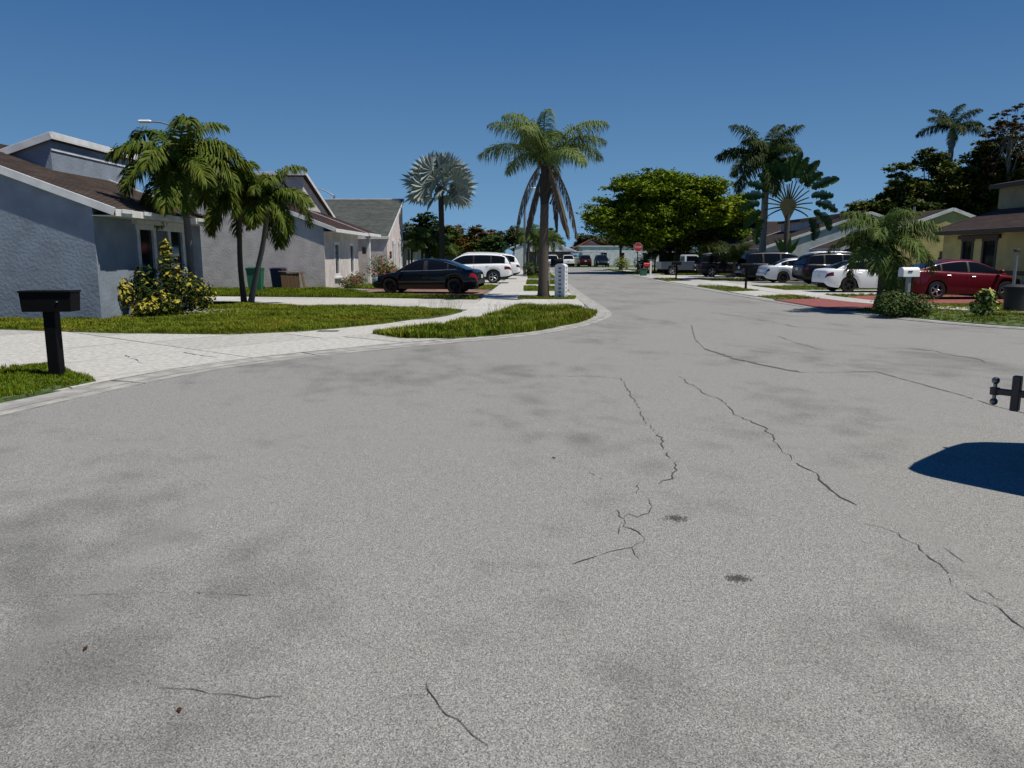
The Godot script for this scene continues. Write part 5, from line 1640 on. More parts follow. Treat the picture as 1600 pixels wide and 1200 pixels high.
	part("windshield", loft(G, func(i, j): return pane_of.call(i, j) == 1), M.tint, t)
	part("rear_window", loft(G, func(i, j): return pane_of.call(i, j) == 2), M.tint, t)
	for k in s.windows.size() * 2:
		part("side_window", loft(G, func(i, j): return pane_of.call(i, j) == 10 + k), M.tint, t)
	part("pillar_trim", loft(G, func(i, j): return pane_of.call(i, j) == 3), M.black_plastic, t)
	for sd in 2:
		part("taillight", loft(B, func(i, j): return is_tail.call(i, j) and (j > n / 2) == (sd == 1)), s.get("tail", M.red_lens), t)
		part("headlight", loft(B, func(i, j): return is_head.call(i, j) and (j > n / 2) == (sd == 1)), M.clear_lens, t)
	if clad:
		part("lower_cladding", loft(B, func(i, j): return is_clad.call(i, j)), M.black_plastic, t)
	var un := MB.new()
	var yu := minf(r + arch, prof(deck, L / 2 - 0.35) - 0.05)
	un.box(Vector3(0, (sill - 0.02 + yu) / 2, 0), Vector3(L - 0.55, yu - sill + 0.02, W - 0.56))
	un.box(Vector3(0, sill + 0.05, 0), Vector3(wb - 2 * arch - 0.04, 0.1, W - 0.14))
	part("underbody", un, M.under, t)
	for sd in [-1.0, 1.0]:
		for c in [xf, xr]:
			wheel_at(t, Vector3(c, r, sd * (W / 2 - 0.135)), r, 0.22, sd, s.rim)
		var mx: float = s.roof[-1][0] - 0.42
		var mr := MB.new()
		mr.box(Vector3(mx, prof(deck, mx) + 0.10, sd * (W / 2 + 0.045)), Vector3(0.12, 0.13, 0.17), Basis(), 0.03)
		part("mirror", mr, s.paint, t)
		for hx in s.get("handles", []):
			var hb := MB.new()
			hb.box(Vector3(hx, prof(deck, hx) - 0.13, sd * (W / 2 * 0.982)), Vector3(0.15, 0.024, 0.03), Basis(), 0.008)
			part("door_handle", hb, s.get("handle", s.paint), t)
		for dx in s.get("seams", []):
			var q := MB.new()
			var y0 := sill + 0.07
			var y1 := prof(deck, dx) - 0.04
			var pts := []
			for k in 6:
				var f := k / 5.0
				var zz := W / 2 * prof(widths, dx) * (0.985 + 0.017 * sin(PI * f)) - 0.004 - 0.03 * maxf(0, f - 0.8) * 5 * 0.7
				pts.append(Vector3(dx - 0.02 * f, lerpf(y0, y1, f), sd * zz))
			q.tube(pts, [0.006, 0.006, 0.006, 0.006, 0.006, 0.006], 4, false)
			part("door_seam", q, M.under, t)
		if s.get("rails", false):
			var ra := MB.new()
			var pts := []
			for k in 9:
				var x := lerpf(s.back + 0.1, s.shield - 0.1, k / 8.0)
				pts.append(Vector3(x, prof(roof, x) + 0.045 - (0.05 if k in [0, 8] else 0.0), sd * W * 0.32))
			var rr := []
			for k in 9: rr.append(0.022)
			ra.tube(pts, rr, 6)
			part("roof_rail", ra, s.get("rail_m", M.silver), t)
		if s.get("trim", false):
			var tb := MB.new()
			var pts := []
			var x0: float = s.windows[0][0] - 0.03
			var x1: float = s.windows[-1][1]
			for k in 15:
				var x := lerpf(x0, x1, k / 14.0)
				pts.append(Vector3(x, prof(deck, x) + 0.02, sd * (prof(widths, x) * W / 2 * 0.90 + 0.006)))
			var rr := []
			for k in 15: rr.append(0.02)
			tb.tube(pts, rr, 5)
			var p2 := []
			for k in 6:
				var x := lerpf(x0, x0 + 0.55, k / 5.0)
				var yb := prof(deck, x)
				var h := maxf(prof(roof, x) - yb, 0.0)
				p2.append(Vector3(x, yb + h * 0.84, sd * (prof(widths, x) * W / 2 * 0.90 - lean * h * 0.86 + 0.008)))
			tb.tube(p2, [0.02, 0.02, 0.02, 0.02, 0.018, 0.015], 5)
			part("window_trim", tb, M.chrome, t)
	var pl := MB.new()
	pl.box(Vector3(-L / 2 - 0.004, s.get("plate_y", 0.72), 0), Vector3(0.02, 0.15, 0.3), Basis(), 0.004)
	part("licence_plate", pl, M.plate, t)
	return t

func sedan(paint_m: Material, rim: Material, extra := {}) -> Dictionary:
	var s := {"L": 4.64, "W": 1.79, "wb": 2.70, "r": 0.33, "sill": 0.2, "paint": paint_m, "rim": rim, "xf": 0.06,
		"deck": [[-2.32, 0.56], [-2.29, 0.80], [-2.22, 0.93], [-2.05, 1.0], [-1.6, 1.01], [-0.6, 0.965], [0.6, 0.93], [0.95, 0.92], [1.5, 0.85], [1.95, 0.75], [2.2, 0.66], [2.32, 0.5]],
		"roof": [[-1.88, 1.0], [-1.5, 1.17], [-1.05, 1.34], [-0.55, 1.43], [-0.1, 1.455], [0.25, 1.43], [0.6, 1.30], [1.25, 0.90]],
		"windows": [[-1.42, -1.08], [-1.02, -0.16], [-0.08, 0.98]], "shield": 0.36, "back": -0.95, "handles": [-0.85, 0.08], "seams": [-0.12, 0.95, -1.1]}
	s.merge(extra, true)
	return s

func suv(paint_m: Material, rim: Material, extra := {}) -> Dictionary:
	var s := {"L": 4.95, "W": 1.95, "wb": 2.9, "r": 0.375, "sill": 0.27, "paint": paint_m, "rim": rim, "xf": 0.05, "lean": 0.3, "clad": true, "cat": "car", "plate_y": 0.85,
		"deck": [[-2.475, 0.62], [-2.45, 0.9], [-2.38, 1.06], [-2.2, 1.12], [-1.2, 1.11], [0.6, 1.06], [1.1, 1.06], [1.7, 1.0], [2.15, 0.9], [2.36, 0.76], [2.475, 0.58]],
		"roof": [[-2.36, 1.12], [-2.2, 1.42], [-2.0, 1.62], [-1.5, 1.71], [-0.8, 1.745], [0.0, 1.74], [0.4, 1.69], [0.75, 1.53], [1.42, 1.05]],
		"windows": [[-2.08, -1.3], [-1.22, -0.28], [-0.2, 1.08]], "shield": 0.5, "back": -1.9, "handles": [-1.05, -0.02], "seams": [-0.24, 0.92, -1.25], "rails": true}
	s.merge(extra, true)
	return s

func build_cars() -> void:
	var left_g := "cars parked in the driveways on the left"
	var right_g := "cars parked in the driveways on the right"
	var far_g := "cars parked at the far end of the street"
	var black := paint(lin(0.0035, 0.005, 0.007), 0.0)
	var white := paint(lin(0.78, 0.79, 0.80))
	var red := paint(lin(0.105, 0.004, 0.012), 0.1)
	var dark := paint(lin(0.004, 0.0045, 0.007), 0.0)
	var silver := paint(lin(0.55, 0.58, 0.62), 0.2)
	var slate := paint(lin(0.09, 0.11, 0.13), 0.3)
	var yaw_left := PI  # nose towards -x
	car("parked_car", "black four door sedan with chrome window trim on the brick drive", Vector3(-3.62, 0.047, -33.6), yaw_left - 0.16, sedan(black, M.dark_rim, {"trim": true, "L": 4.72, "wb": 2.81, "lamps": [-2.0, 1.95], "W": 1.83}), left_g)
	car("parked_car", "white three row car with tinted glass and roof rails behind the black sedan", Vector3(-2.45, 0.034, -46.4), yaw_left - 0.05, suv(white, M.silver, {"lamps": [-2.05, 2.0], "rail_m": white, "tail": M.dark_red_lens, "handle": M.silver}), left_g)
	car("parked_car", "white car showing only its tail beyond the white three row car", Vector3(-1.9, 0.045, -54.5), yaw_left, suv(white, M.dark_rim, {"tail": M.dark_red_lens}), left_g)
	car("parked_car", "black car beyond the white cars on the left", Vector3(-2.2, 0.045, -63.0), yaw_left, suv(black, M.dark_rim, {"tail": M.dark_red_lens}), left_g)
	# right: noses towards the houses
	car("parked_car", "dark red hatchback sedan on the red driveway", Vector3(16.75, 0.05, -29.2), 0.05, sedan(red, M.silver, {"L": 4.5, "wb": 2.62, "tail": M.dark_red_lens, "handle": M.silver,
		"deck": [[-2.25, 0.56], [-2.22, 0.84], [-2.16, 0.98], [-1.98, 1.05], [-1.5, 1.05], [-0.5, 0.98], [0.7, 0.93], [1.15, 0.9], [1.6, 0.82], [1.95, 0.72], [2.15, 0.63], [2.25, 0.5]],
		"roof": [[-2.0, 1.05], [-1.6, 1.18], [-1.1, 1.33], [-0.55, 1.42], [-0.1, 1.44], [0.3, 1.40], [0.8, 1.21], [1.5, 0.86]], "windows": [[-1.5, -1.12], [-1.06, -0.1], [-0.02, 1.15]], "shield": 0.42}), right_g)
	car("parked_car", "white sedan with dark wheels behind the small palm on the right", Vector3(15.95, 0.05, -34.6), 0.03, sedan(white, M.black_plastic, {"tail": M.dark_red_lens, "handle": M.silver, "lamps": [-1.98, 1.95]}), right_g)
	car("parked_car", "dark car with roof rails behind the white sedan on the right", Vector3(18.6, 0.05, -44.0), 0.02, suv(dark, M.silver, {"tail": M.dark_red_lens}), right_g)
	car("parked_car", "older white sedan between two dark cars on the right", Vector3(17.2, 0.05, -46.4), 0.03, sedan(silver, M.dark_rim, {"L": 4.8, "wb": 2.72, "tail": M.black_plastic}), right_g)
	car("parked_car", "big dark boxy car with bright wheels left of the older white sedan", Vector3(16.9, 0.05, -49.2), 0.03, suv(dark, M.silver, {"L": 5.1, "W": 2.0, "tail": M.dark_red_lens, "rails": false,
		"roof": [[-2.45, 1.15], [-2.36, 1.5], [-2.25, 1.74], [-1.6, 1.82], [-0.6, 1.85], [0.2, 1.83], [0.55, 1.76], [0.9, 1.58], [1.45, 1.06]], "windows": [[-2.2, -1.35], [-1.25, -0.25], [-0.15, 1.05]]}), right_g)
	car("parked_car", "black car with glinting trim nearest the stop sign", Vector3(16.7, 0.05, -60.3), 0.0, suv(black, M.silver, {"tail": M.dark_red_lens}), right_g)
	pickup("pickup_truck", "old slate grey pickup truck in the shade of the broad tree", Vector3(14.9, 0.04, -65.3), 0.05, slate, white, right_g)
	# far end
	var dr := paint(lin(0.05, 0.008, 0.008), 0.2)
	car("parked_car", "white car nearest the white gabled house", Vector3(5.9, 0.03, -112.0 - 3.5), PI / 2, suv(white, M.silver), far_g)
	car("parked_car", "white car half hidden behind another white car at the far carport", Vector3(8.4, 0.03, -118.0), PI / 2, suv(white, M.silver), far_g)
	car("parked_car", "dark red car parked at the far end of the street", Vector3(10.8, 0.03, -116.5), PI / 2, suv(dr, M.dark_rim), far_g)
	car("parked_car", "black car parked right of the dark red car at the far end", Vector3(13.4, 0.03, -116.5), -PI / 2, suv(black, M.silver), far_g)
	# the vehicle parked just outside the picture on the right: its tow hitch and its shadow are seen
	var tk := car("parked_truck", "tow hitch with two steel balls on the tail of a parked vehicle", Vector3(6.09, 0.004, -3.97), deg_to_rad(-48), suv(dark, M.silver, {"L": 5.2, "W": 1.9, "rails": false, "sill": 0.34, "r": 0.4, "cat": "vehicle", "lean": 0.1,
		"roof": [[-2.58, 1.1], [-2.56, 1.6], [-2.5, 1.94], [-2.2, 2.02], [-0.8, 2.04], [0.0, 2.0], [0.4, 1.8], [0.75, 1.6], [1.42, 1.05]]}), "")
	tow_hitch(tk)

func tow_hitch(tk: Node3D) -> void:
	var o := Vector3(-2.6, 0.51, 0)
	var bar := MB.new()
	bar.box(o + Vector3(-0.1, 0, 0), Vector3(0.55, 0.055, 0.055), Basis(), 0.006)
	var hb := part("hitch_bar", bar, M.rust, tk)
	var stem := MB.new()
	stem.box(o + Vector3(-0.355, 0.0, 0), Vector3(0.062, 0.29, 0.062), Basis(), 0.006)
	part("hitch_stem", stem, M.rust, hb)
	var arm := MB.new()
	arm.box(o + Vector3(-0.44, 0, 0), Vector3(0.14, 0.05, 0.05), Basis(), 0.006)
	arm.lathe([Vector2(0.001, -0.03), Vector2(0.035, -0.03), Vector2(0.037, 0.03), Vector2(0.001, 0.031)], 16, o + Vector3(-0.51, 0, 0))
	part("hitch_arm", arm, M.rust, hb)
	for sy in [-1.0, 1.0]:
		var ball := MB.new()
		var pr := []
		for k in 13:
			var a := lerpf(-PI / 2, PI / 2, k / 12.0)
			pr.append(Vector2(0.031 * cos(a), 0.031 * sin(a) + sy * 0.088))
		ball.lathe(pr, 18, o + Vector3(-0.51, 0, 0))
		ball.lathe([Vector2(0.015, minf(0.03 * sy, 0.065 * sy)), Vector2(0.015, maxf(0.03 * sy, 0.065 * sy))], 12, o + Vector3(-0.51, 0, 0))
		part("hitch_ball", ball, M.ball_steel, hb)

func pickup(called: String, label: String, at: Vector3, turn: float, body_m: Material, roof_m: Material, group: String) -> void:
	var t := thing(called, label, "pickup truck", at, turn, group)
	var b := MB.new()
	b.prism([Vector2(-2.6, 0.5), Vector2(-2.05, 0.5), Vector2(-2.0, 0.72), Vector2(-1.62, 0.88), Vector2(-1.24, 0.72), Vector2(-1.2, 0.45), Vector2(1.25, 0.45), Vector2(1.3, 0.72), Vector2(1.66, 0.88), Vector2(2.05, 0.72), Vector2(2.1, 0.5), Vector2(2.65, 0.52), Vector2(2.62, 0.95), Vector2(2.3, 1.05), Vector2(0.95, 1.1), Vector2(-0.65, 1.12), Vector2(-2.62, 1.1)], Vector3(0, 0, -0.93), Vector3(1, 0, 0), Vector3.UP, Vector3(0, 0, 1.86))
	part("body", b, body_m, t)
	var c := MB.new()
	c.prism([Vector2(-0.6, 1.12), Vector2(0.95, 1.1), Vector2(0.45, 1.66), Vector2(0.3, 1.7), Vector2(-0.5, 1.7), Vector2(-0.6, 1.6)], Vector3(0, 0, -0.76), Vector3(1, 0, 0), Vector3.UP, Vector3(0, 0, 1.52))
	part("cab", c, roof_m, t)
	for sd in [-1.0, 1.0]:
		var w := MB.new()
		w.prism([Vector2(-0.45, 1.16), Vector2(0.72, 1.16), Vector2(0.38, 1.58), Vector2(-0.45, 1.58)], Vector3(0, 0, sd * 0.765 - 0.006), Vector3(1, 0, 0), Vector3.UP, Vector3(0, 0, 0.012))
		part("side_window", w, M.tint, t)
		for x in [1.66, -1.62]:
			wheel_at(t, Vector3(x, 0.38, sd * 0.8), 0.38, 0.24, sd, M.silver)
	var rw := MB.new()
	rw.box(Vector3(-0.606, 1.37, 0), Vector3(0.012, 0.36, 1.2))
	part("rear_window", rw, M.tint, t)

# ---------- street objects ----------
func wheelie_bin(label: String, at: Vector3, turn: float, m: Material, h := 1.05, w := 0.6) -> void:
	var t := thing("wheelie_bin", label, "trash bin", at, turn, "bins beside the beige house")
	var b := MB.new()
	var q := []
	for y in [[0.08, 0.40], [h * 0.9, 0.5]]:
		for c in [[-1, -1], [1, -1], [1, 1], [-1, 1]]:
			q.append(Vector3(c[0] * w * y[1], y[0], c[1] * w * y[1] * 1.05))
	b.quad(q[3], q[2], q[6], q[7]); b.quad(q[1], q[0], q[4], q[5]); b.quad(q[2], q[1], q[5], q[6]); b.quad(q[0], q[3], q[7], q[4]); b.quad(q[0], q[1], q[2], q[3])
	b.box(Vector3(0, h * 0.88, 0), Vector3(w * 1.04, 0.06, w * 1.09), Basis(), 0.01)
	part("tub", b, m, t)
	var l := MB.new()
	l.box(Vector3(0, h * 0.93, 0.02), Vector3(w * 1.08, 0.05, w * 1.14), Basis(), 0.02)
	l.box(Vector3(0, h * 0.965, 0.0), Vector3(w * 0.8, 0.035, w * 0.86), Basis(), 0.015)
	part("lid", l, m, t)
	var hd := MB.new()
	hd.tube([Vector3(-w * 0.4, h * 0.9, -w * 0.6), Vector3(w * 0.4, h * 0.9, -w * 0.6)], [0.02, 0.02], 6)
	part("handle", hd, m, t)
	for s in [-1.0, 1.0]:
		var wh := MB.new()
		wh.lathe([Vector2(0.001, -0.03), Vector2(0.11, -0.03), Vector2(0.12, 0.0), Vector2(0.11, 0.03), Vector2(0.001, 0.03)], 16, Vector3(s * w * 0.42, 0.12, -w * 0.46), Basis(Vector3(0, 0, 1), PI / 2))
		part("wheel", wh, M.tyre, t)

func arched_box(c: Vector3, L: float, w: float, h: float, ax: Vector3) -> MB:
	# a rural mailbox: flat floor, round top, lying along ax
	var mb := MB.new()
	var sd := Vector3.UP.cross(ax).normalized()
	var poly := [Vector2(-w / 2, 0), Vector2(w / 2, 0)]
	for k in 11:
		var a := PI * k / 10.0
		poly.append(Vector2(cos(a) * w / 2, h - w / 2 + sin(a) * w / 2))
	mb.prism(poly, c - ax * L / 2, sd, Vector3.UP, ax * L)
	return mb

func build_objects() -> void:
	# black mailbox on the left
	var t := thing("mailbox", "black flat topped mailbox on a square black post at left kerb", "mailbox", Vector3(-6.05, 0.045, -10.1), deg_to_rad(4))
	var mb := MB.new()
	mb.box(Vector3(0, 0.47, 0), Vector3(0.15, 0.94, 0.15), Basis(), 0.008)
	part("post", mb, M.black_box, t)
	mb = MB.new()
	mb.prism([Vector2(-0.305, 0), Vector2(0.305, 0), Vector2(0.325, 0.255), Vector2(-0.325, 0.255)], Vector3(0, 0.86, 0.12), Vector3(1, 0, 0), Vector3.UP, Vector3(0, 0, -0.26))
	var bx := part("box", mb, M.black_box, t)
	mb = MB.new()
	mb.box(Vector3(0, 1.12, -0.01), Vector3(0.67, 0.022, 0.30), Basis(), 0.005)
	part("lid", mb, M.black_box, bx)
	mb = MB.new()
	mb.lathe([Vector2(0.012, 0), Vector2(0.012, 0.015), Vector2(0.001, 0.018)], 12, Vector3(0.15, 0.99, 0.12), Basis(Vector3(1, 0, 0), PI / 2))
	part("lock", mb, M.chrome, bx)
	# white block pillar by the queen palm: pierced blocks, one on the other
	t = thing("pillar", "white pillar of pierced concrete blocks beside the queen palm", "pillar", Vector3(1.87, 0.045, -29.45), deg_to_rad(-20))
	for k in 8:
		mb = MB.new()
		var y := 0.075 + k * 0.15
		# each block: four corner posts between two slabs, open on every face
		for s in [-1.0, 1.0]:
			mb.box(Vector3(0, y + s * 0.056, 0), Vector3(0.40, 0.034, 0.40), Basis(), 0.004)
			for q in [-1.0, 1.0]:
				mb.box(Vector3(s * 0.13, y, q * 0.13), Vector3(0.138, 0.078, 0.138))
		part("block", mb, M.white_block, t)
	mb = MB.new()
	mb.box(Vector3(0, 0.6, 0), Vector3(0.24, 1.19, 0.24))
	part("core", mb, M.hole, t)
	mb = MB.new()
	mb.prism([Vector2(-0.2, 0), Vector2(0.2, 0), Vector2(0.16, 0.05), Vector2(0.08, 0.085), Vector2(-0.08, 0.085), Vector2(-0.16, 0.05)], Vector3(0, 1.2, 0.2), Vector3(1, 0, 0), Vector3.UP, Vector3(0, 0, -0.4))
	part("cap", mb, M.white_block, t)
	t = thing("mailbox", "black mailbox perched on a thin post behind the white block pillar", "mailbox", Vector3(1.83, 0.04, -31.6))
	mb = MB.new()
	mb.box(Vector3(0, 0.6, 0), Vector3(0.09, 1.2, 0.09), Basis(), 0.006)
	part("post", mb, M.black_box, t)
	part("box", arched_box(Vector3(0, 1.2, 0), 0.5, 0.24, 0.27, Vector3(1, 0, 0)), M.black_box, t)
	t = thing("mailbox_pier", "beige stone mailbox pier beyond the white block pillar", "mailbox", Vector3(1.75, 0.04, -41.0))
	for k in 6:
		mb = MB.new()
		mb.box(Vector3(0, 0.1 + k * 0.2, 0), Vector3(0.5, 0.19, 0.5), Basis(), 0.02)
		part("stone", mb, M.concrete1, t)
	mb = MB.new()
	mb.box(Vector3(0, 1.27, 0), Vector3(0.6, 0.12, 0.6), Basis(), 0.03)
	part("cap", mb, M.concrete3, t)
	# white mailbox on the right verge
	t = thing("mailbox", "white round topped mailbox on a grey post above the dark bush", "mailbox", Vector3(10.62, 0.035, -20.75), deg_to_rad(15))
	mb = MB.new()
	mb.box(Vector3(0, 0.52, 0), Vector3(0.1, 1.04, 0.1), Basis(), 0.008)
	part("post", mb, M.steel, t)
	bx = part("box", arched_box(Vector3(0, 1.04, 0), 0.52, 0.2, 0.25, Vector3(1, 0, 0)), M.paint_white, t)
	mb = MB.new()
	mb.box(Vector3(-0.05, 1.18, 0.108), Vector3(0.14, 0.035, 0.012), Basis(), 0.003)
	part("flag", mb, M.black_plastic, bx)
	mb = MB.new()
	mb.box(Vector3(0.268, 1.14, 0), Vector3(0.015, 0.15, 0.17), Basis(), 0.004)
	part("door", mb, M.paint_white, bx)
	# dark mailbox on the farther verge, and another farther
	for a in [[11.3, 37.4, "dark mailbox on a thin post in the grass left of the white sedan"], [10.9, 51.5, "dark mailbox on a thin post before the black car near the stop sign"]]:
		t = thing("mailbox", a[2], "mailbox", Vector3(a[0], 0.035, -a[1]), 0.0, "dark mailboxes along the right verge")
		mb = MB.new()
		mb.box(Vector3(0, 0.5, 0), Vector3(0.09, 1.0, 0.09), Basis(), 0.006)
		part("post", mb, M.black_box, t)
		part("box", arched_box(Vector3(0, 1.0, 0), 0.6, 0.22, 0.24, Vector3(1, 0, 0)), M.black_box, t)
	# dark bin and grey post at the right edge
	t = thing("trash_can", "dark round trash can standing at the right edge by the yellow house", "trash bin", Vector3(14.55, 0.05, -22.3))
	mb = MB.new()
	mb.lathe([Vector2(0.001, 0.0), Vector2(0.27, 0.0), Vector2(0.31, 0.62), Vector2(0.33, 0.62), Vector2(0.33, 0.66), Vector2(0.001, 0.66)], 24)
	part("can", mb, M.black_plastic, t)
	mb = MB.new()
	mb.lathe([Vector2(0.345, 0.66), Vector2(0.345, 0.70), Vector2(0.25, 0.75), Vector2(0.001, 0.77)], 24)
	part("lid", mb, M.black_plastic, t)
	t = thing("lamp_post", "slim grey yard post in front of the yellow house", "post", Vector3(16.2, 0.04, -25.0))
	mb = MB.new()
	mb.tube([Vector3(0, 0, 0), Vector3(0, 1.72, 0)], [0.05, 0.045], 10)
	part("pole", mb, M.steel, t)
	mb = MB.new()
	mb.box(Vector3(0, 1.76, 0), Vector3(0.16, 0.1, 0.16), Basis(), 0.02)
	part("cap", mb, M.bark_brown, t)
	# bins and box beside the beige house
	wheelie_bin("green wheelie bin standing at the wall of the beige house", Vector3(-11.55, 0.045, -34.9), 0.1, M.green_bin, 1.12, 0.66)
	wheelie_bin("navy blue wheelie bin beside the brown wooden box", Vector3(-11.2, 0.045, -37.2), -0.1, M.navy_bin, 1.05, 0.58)
	t = thing("wooden_box", "brown wooden box leaning open beside the navy blue bin", "box", Vector3(-10.6, 0.045, -37.0), 0.15)
	for k in 5:
		mb = MB.new()
		mb.box(Vector3(-0.3 + k * 0.17, 0.42, 0.2), Vector3(0.165, 0.7, 0.025), Basis(Vector3(0, 0, 1), 0.06), 0.004)
		part("plank", mb, M.wood, t)
	mb = MB.new()
	mb.box(Vector3(0.05, 0.82, -0.1), Vector3(1.1, 0.04, 0.7), Basis(Vector3(0, 0, 1), -0.06), 0.006)
	part("top_board", mb, M.wood, t)
	mb = MB.new()
	mb.box(Vector3(0.62, 0.36, -0.05), Vector3(0.04, 0.8, 0.6), Basis(Vector3(0, 0, 1), 0.16), 0.006)
	part("side_board", mb, M.wood, t)
	# meter lid in the apron
	t = thing("meter_lid", "dark rectangular meter lid set in the concrete apron", "meter lid", gp(Vector2(-3.93, 16.38), 0.030))
	mb = MB.new()
	mb.box(Vector3(0, 0.004, 0), Vector3(0.44, 0.014, 0.28), Basis(), 0.004)
	part("plate", mb, M.crack, t)
	mb = MB.new()
	mb.box(Vector3(0, 0.001, 0), Vector3(0.5, 0.012, 0.34), Basis(), 0.003)
	part("rim", mb, M.concrete3, t)
	# stop sign
	t = thing("stop_sign", "red octagonal stop sign on a dark post at the far corner", "sign", Vector3(10.65, 0.0, -66.0), PI)
	mb = MB.new()
	mb.tube([Vector3(0, 0, 0), Vector3(0, 2.65, 0)], [0.045, 0.045], 8)
	part("post", mb, M.black_box, t)
	mb = MB.new()
	var oct := []
	for k in 8: oct.append(Vector2(cos(TAU * (k + 0.5) / 8), sin(TAU * (k + 0.5) / 8)) * 0.40)
	mb.prism(oct, Vector3(0, 2.35, 0.06), Vector3(1, 0, 0), Vector3.UP, Vector3(0, 0, 0.012))
	var pl := part("sign_face", mb, M.sign_red, t)
	mb = MB.new()
	for k in 8:
		var a := Vector3(oct[k].x * 0.96, 2.35 + oct[k].y * 0.96, 0.066)
		var b := Vector3(oct[(k + 1) % 8].x * 0.96, 2.35 + oct[(k + 1) % 8].y * 0.96, 0.066)
		mb.tube([a, b], [0.014, 0.014], 4)
	part("border", mb, M.paint_white, pl)
	var tm := TextMesh.new()
	tm.text = "STOP"
	tm.font_size = 32
	tm.pixel_size = 0.0075
	tm.depth = 0.01
	var fnt := SystemFont.new()
	fnt.font_names = PackedStringArray(["Droid Sans"])
	tm.font = fnt
	inst("lettering", tm, M.paint_white, pl, Transform3D(Basis(), Vector3(0, 2.35, 0.078)))
	t.rotation.y = 0.0
	# bin and white post beside it
	t = thing("mailbox", "red mailbox on a white post beside the stop sign", "mailbox", Vector3(10.9, 0.03, -62.5))
	mb = MB.new()
	mb.box(Vector3(0.25, 0.6, 0), Vector3(0.14, 1.2, 0.14), Basis(), 0.01)
	part("post", mb, M.paint_white, t)
	part("box", arched_box(Vector3(-0.05, 0.75, 0), 0.5, 0.26, 0.3, Vector3(1, 0, 0)), M.sign_red, t)
	t = thing("utility_box", "small dark green utility box at the foot of the stop sign", "utility box", Vector3(10.7, 0.03, -63.2))
	mb = MB.new()
	mb.box(Vector3(0, 0.28, 0), Vector3(0.5, 0.52, 0.45), Basis(), 0.02)
	part("cabinet", mb, M.green_bin, t)
	mb = MB.new()
	mb.box(Vector3(0, 0.56, 0), Vector3(0.54, 0.05, 0.5), Basis(), 0.02)
	part("lid", mb, M.black_plastic, t)
	# basketball hoop
	t = thing("basketball_hoop", "white basketball hoop with net over the cream house drive", "basketball hoop", Vector3(-6.9, 0, -66.0))
	mb = MB.new()
	mb.tube([Vector3(-0.6, 0, -0.3), Vector3(-0.6, 2.4, -0.3), Vector3(-0.25, 3.0, -0.15)], [0.05, 0.05, 0.04], 8)
	part("pole", mb, M.steel, t)
	mb = MB.new()
	mb.box(Vector3(-0.22, 3.25, 0), Vector3(0.04, 0.75, 1.1), Basis(), 0.01)
	part("backboard", mb, M.paint_white, t)
	mb = MB.new()
	var ring := []
	var rr := []
	for k in 17:
		ring.append(Vector3(0.05 + cos(TAU * k / 16) * 0.23, 2.95, sin(TAU * k / 16) * 0.23)); rr.append(0.016)
	mb.tube(ring, rr, 5, false)
	part("rim", mb, M.orange, t)
	mb = MB.new()
	for k in 12:
		var a := TAU * k / 12
		for s in [-1.0, 1.0]:
			var b: float = a + s * 0.7
			mb.tube([Vector3(0.05 + cos(a) * 0.23, 2.94, sin(a) * 0.23), Vector3(0.05 + cos(b) * 0.14, 2.48, sin(b) * 0.14)], [0.016, 0.014], 3, false)
	part("net", mb, M.net, t)
	# street lamps
	for a in [[Vector3(-15.2, 0, -38.5), 8.0, -2.2, "tall cobra head street lamp behind the blue house"], [Vector3(-16.0, 0, -71.0), 7.7, -2.2, "street lamp arm reaching over the grey green roof"], [Vector3(1.02, 0, -62.5), 6.9, 0.45, "grey street lamp pole rising from the hedge"]]:
		t = thing("street_lamp", a[3], "street lamp", a[0])
		var h: float = a[1]
		var ar: float = a[2]
		mb = MB.new()
		mb.tube([Vector3.ZERO, Vector3(0, h * 0.5, 0), Vector3(0, h - 0.7, 0)], [0.13, 0.11, 0.09], 10)
		part("pole", mb, M.steel, t)
		mb = MB.new()
		mb.tube([Vector3(0, h - 0.75, 0), Vector3(ar * 0.35, h - 0.3, 0), Vector3(ar * 0.75, h - 0.05, 0), Vector3(ar, h, 0)], [0.05, 0.045, 0.04, 0.035], 8)
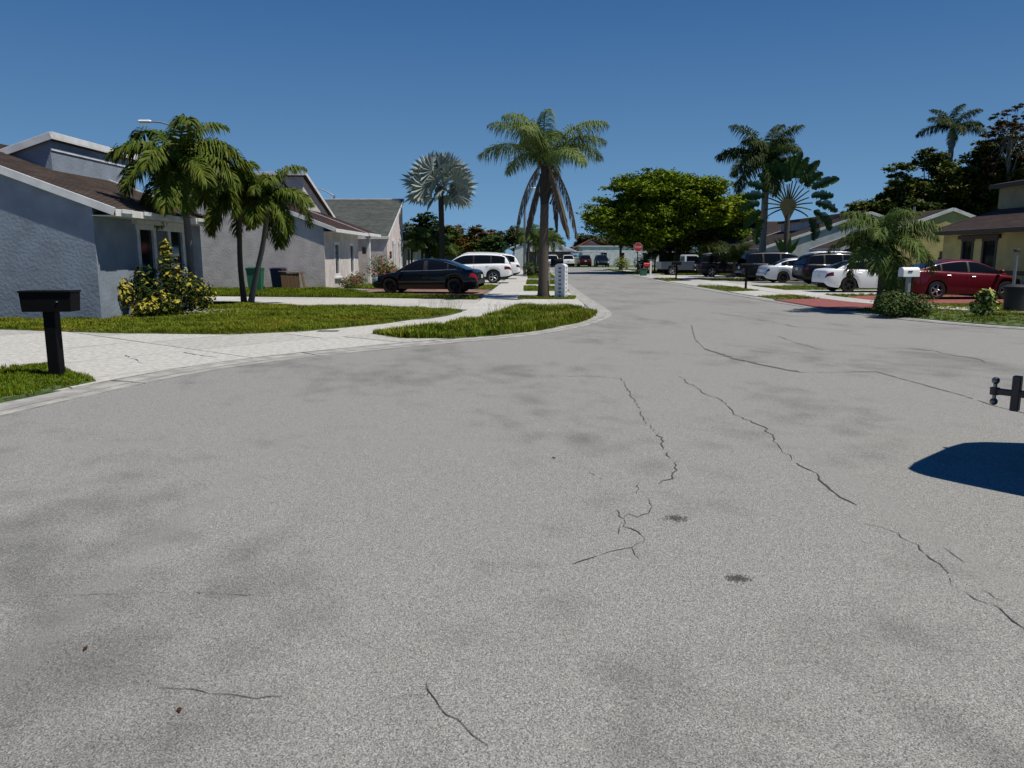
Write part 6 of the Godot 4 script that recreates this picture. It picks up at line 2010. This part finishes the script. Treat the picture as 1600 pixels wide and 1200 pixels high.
		part("arm", mb, M.steel, t)
		mb = MB.new()
		mb.box(Vector3(ar + signf(ar) * 0.25, h, 0), Vector3(0.62, 0.13, 0.28), Basis(), 0.05)
		part("lamp_head", mb, M.paint_white, t)
	# fallen leaves on the asphalt
	var where := ["near the middle of the road", "nearest the bottom left of the road", "lower left of the road beside a hairline crack"]
	var k := 0
	for p in [Vector2(0.34, 6.05), Vector2(-1.78, 2.98), Vector2(-1.2, 2.54)]:
		t = thing("fallen_leaf", "small brown curled leaf lying %s" % where[k], "leaf", gp(p, 0.003), rng.randf() * 6.0, "fallen leaves on the asphalt")
		mb = MB.new()
		mb.col = Color(0.06, 0.025, 0.015)
		mb.quad(Vector3(-0.02, 0.002, 0), Vector3(0, 0.006, 0.009), Vector3(0.02, 0.003, 0), Vector3(0, 0.007, -0.009))
		mb.quad(Vector3(-0.02, 0.0, 0), Vector3(0, 0.004, -0.009), Vector3(0.02, 0.001, 0), Vector3(0, 0.005, 0.009))
		part("blade", mb, M.dead, t)
		k += 1
	# white flowers of the clover by the bush
	var fl := MB.new()
	for q in 160:
		var c := Vector3(-9.2 + rng.randfn() * 0.55 + 0.5, 0.10 + rng.randf() * 0.07, -20.0 - rng.randf() * 2.2)
		for s in 5:
			var a := TAU * s / 5
			fl.tri(c, c + Vector3(cos(a), 0.4, sin(a)) * 0.022, c + Vector3(cos(a + 0.9), 0.4, sin(a + 0.9)) * 0.022)
	tag(part("clover_blossom", fl, M.flower_white), "scattered tiny white blossoms at the foot of the yellow leaved bush", "flowers", "", "stuff")
	var rf := MB.new()
	for q in 16:
		var c := Vector3(-7.4 + rng.randfn() * 0.5, 0.95 + rng.randfn() * 0.4, -45.2 + rng.randfn() * 0.4)
		for s in 5:
			var a := TAU * s / 5
			rf.tri(c, c + Vector3(cos(a), sin(a), 0.3) * 0.07, c + Vector3(cos(a + 1), sin(a + 1), 0.3) * 0.07)
	tag(part("red_blossom", rf, M.flower_red), "red blossoms on the bush by the beige house porch", "flowers", "", "stuff")
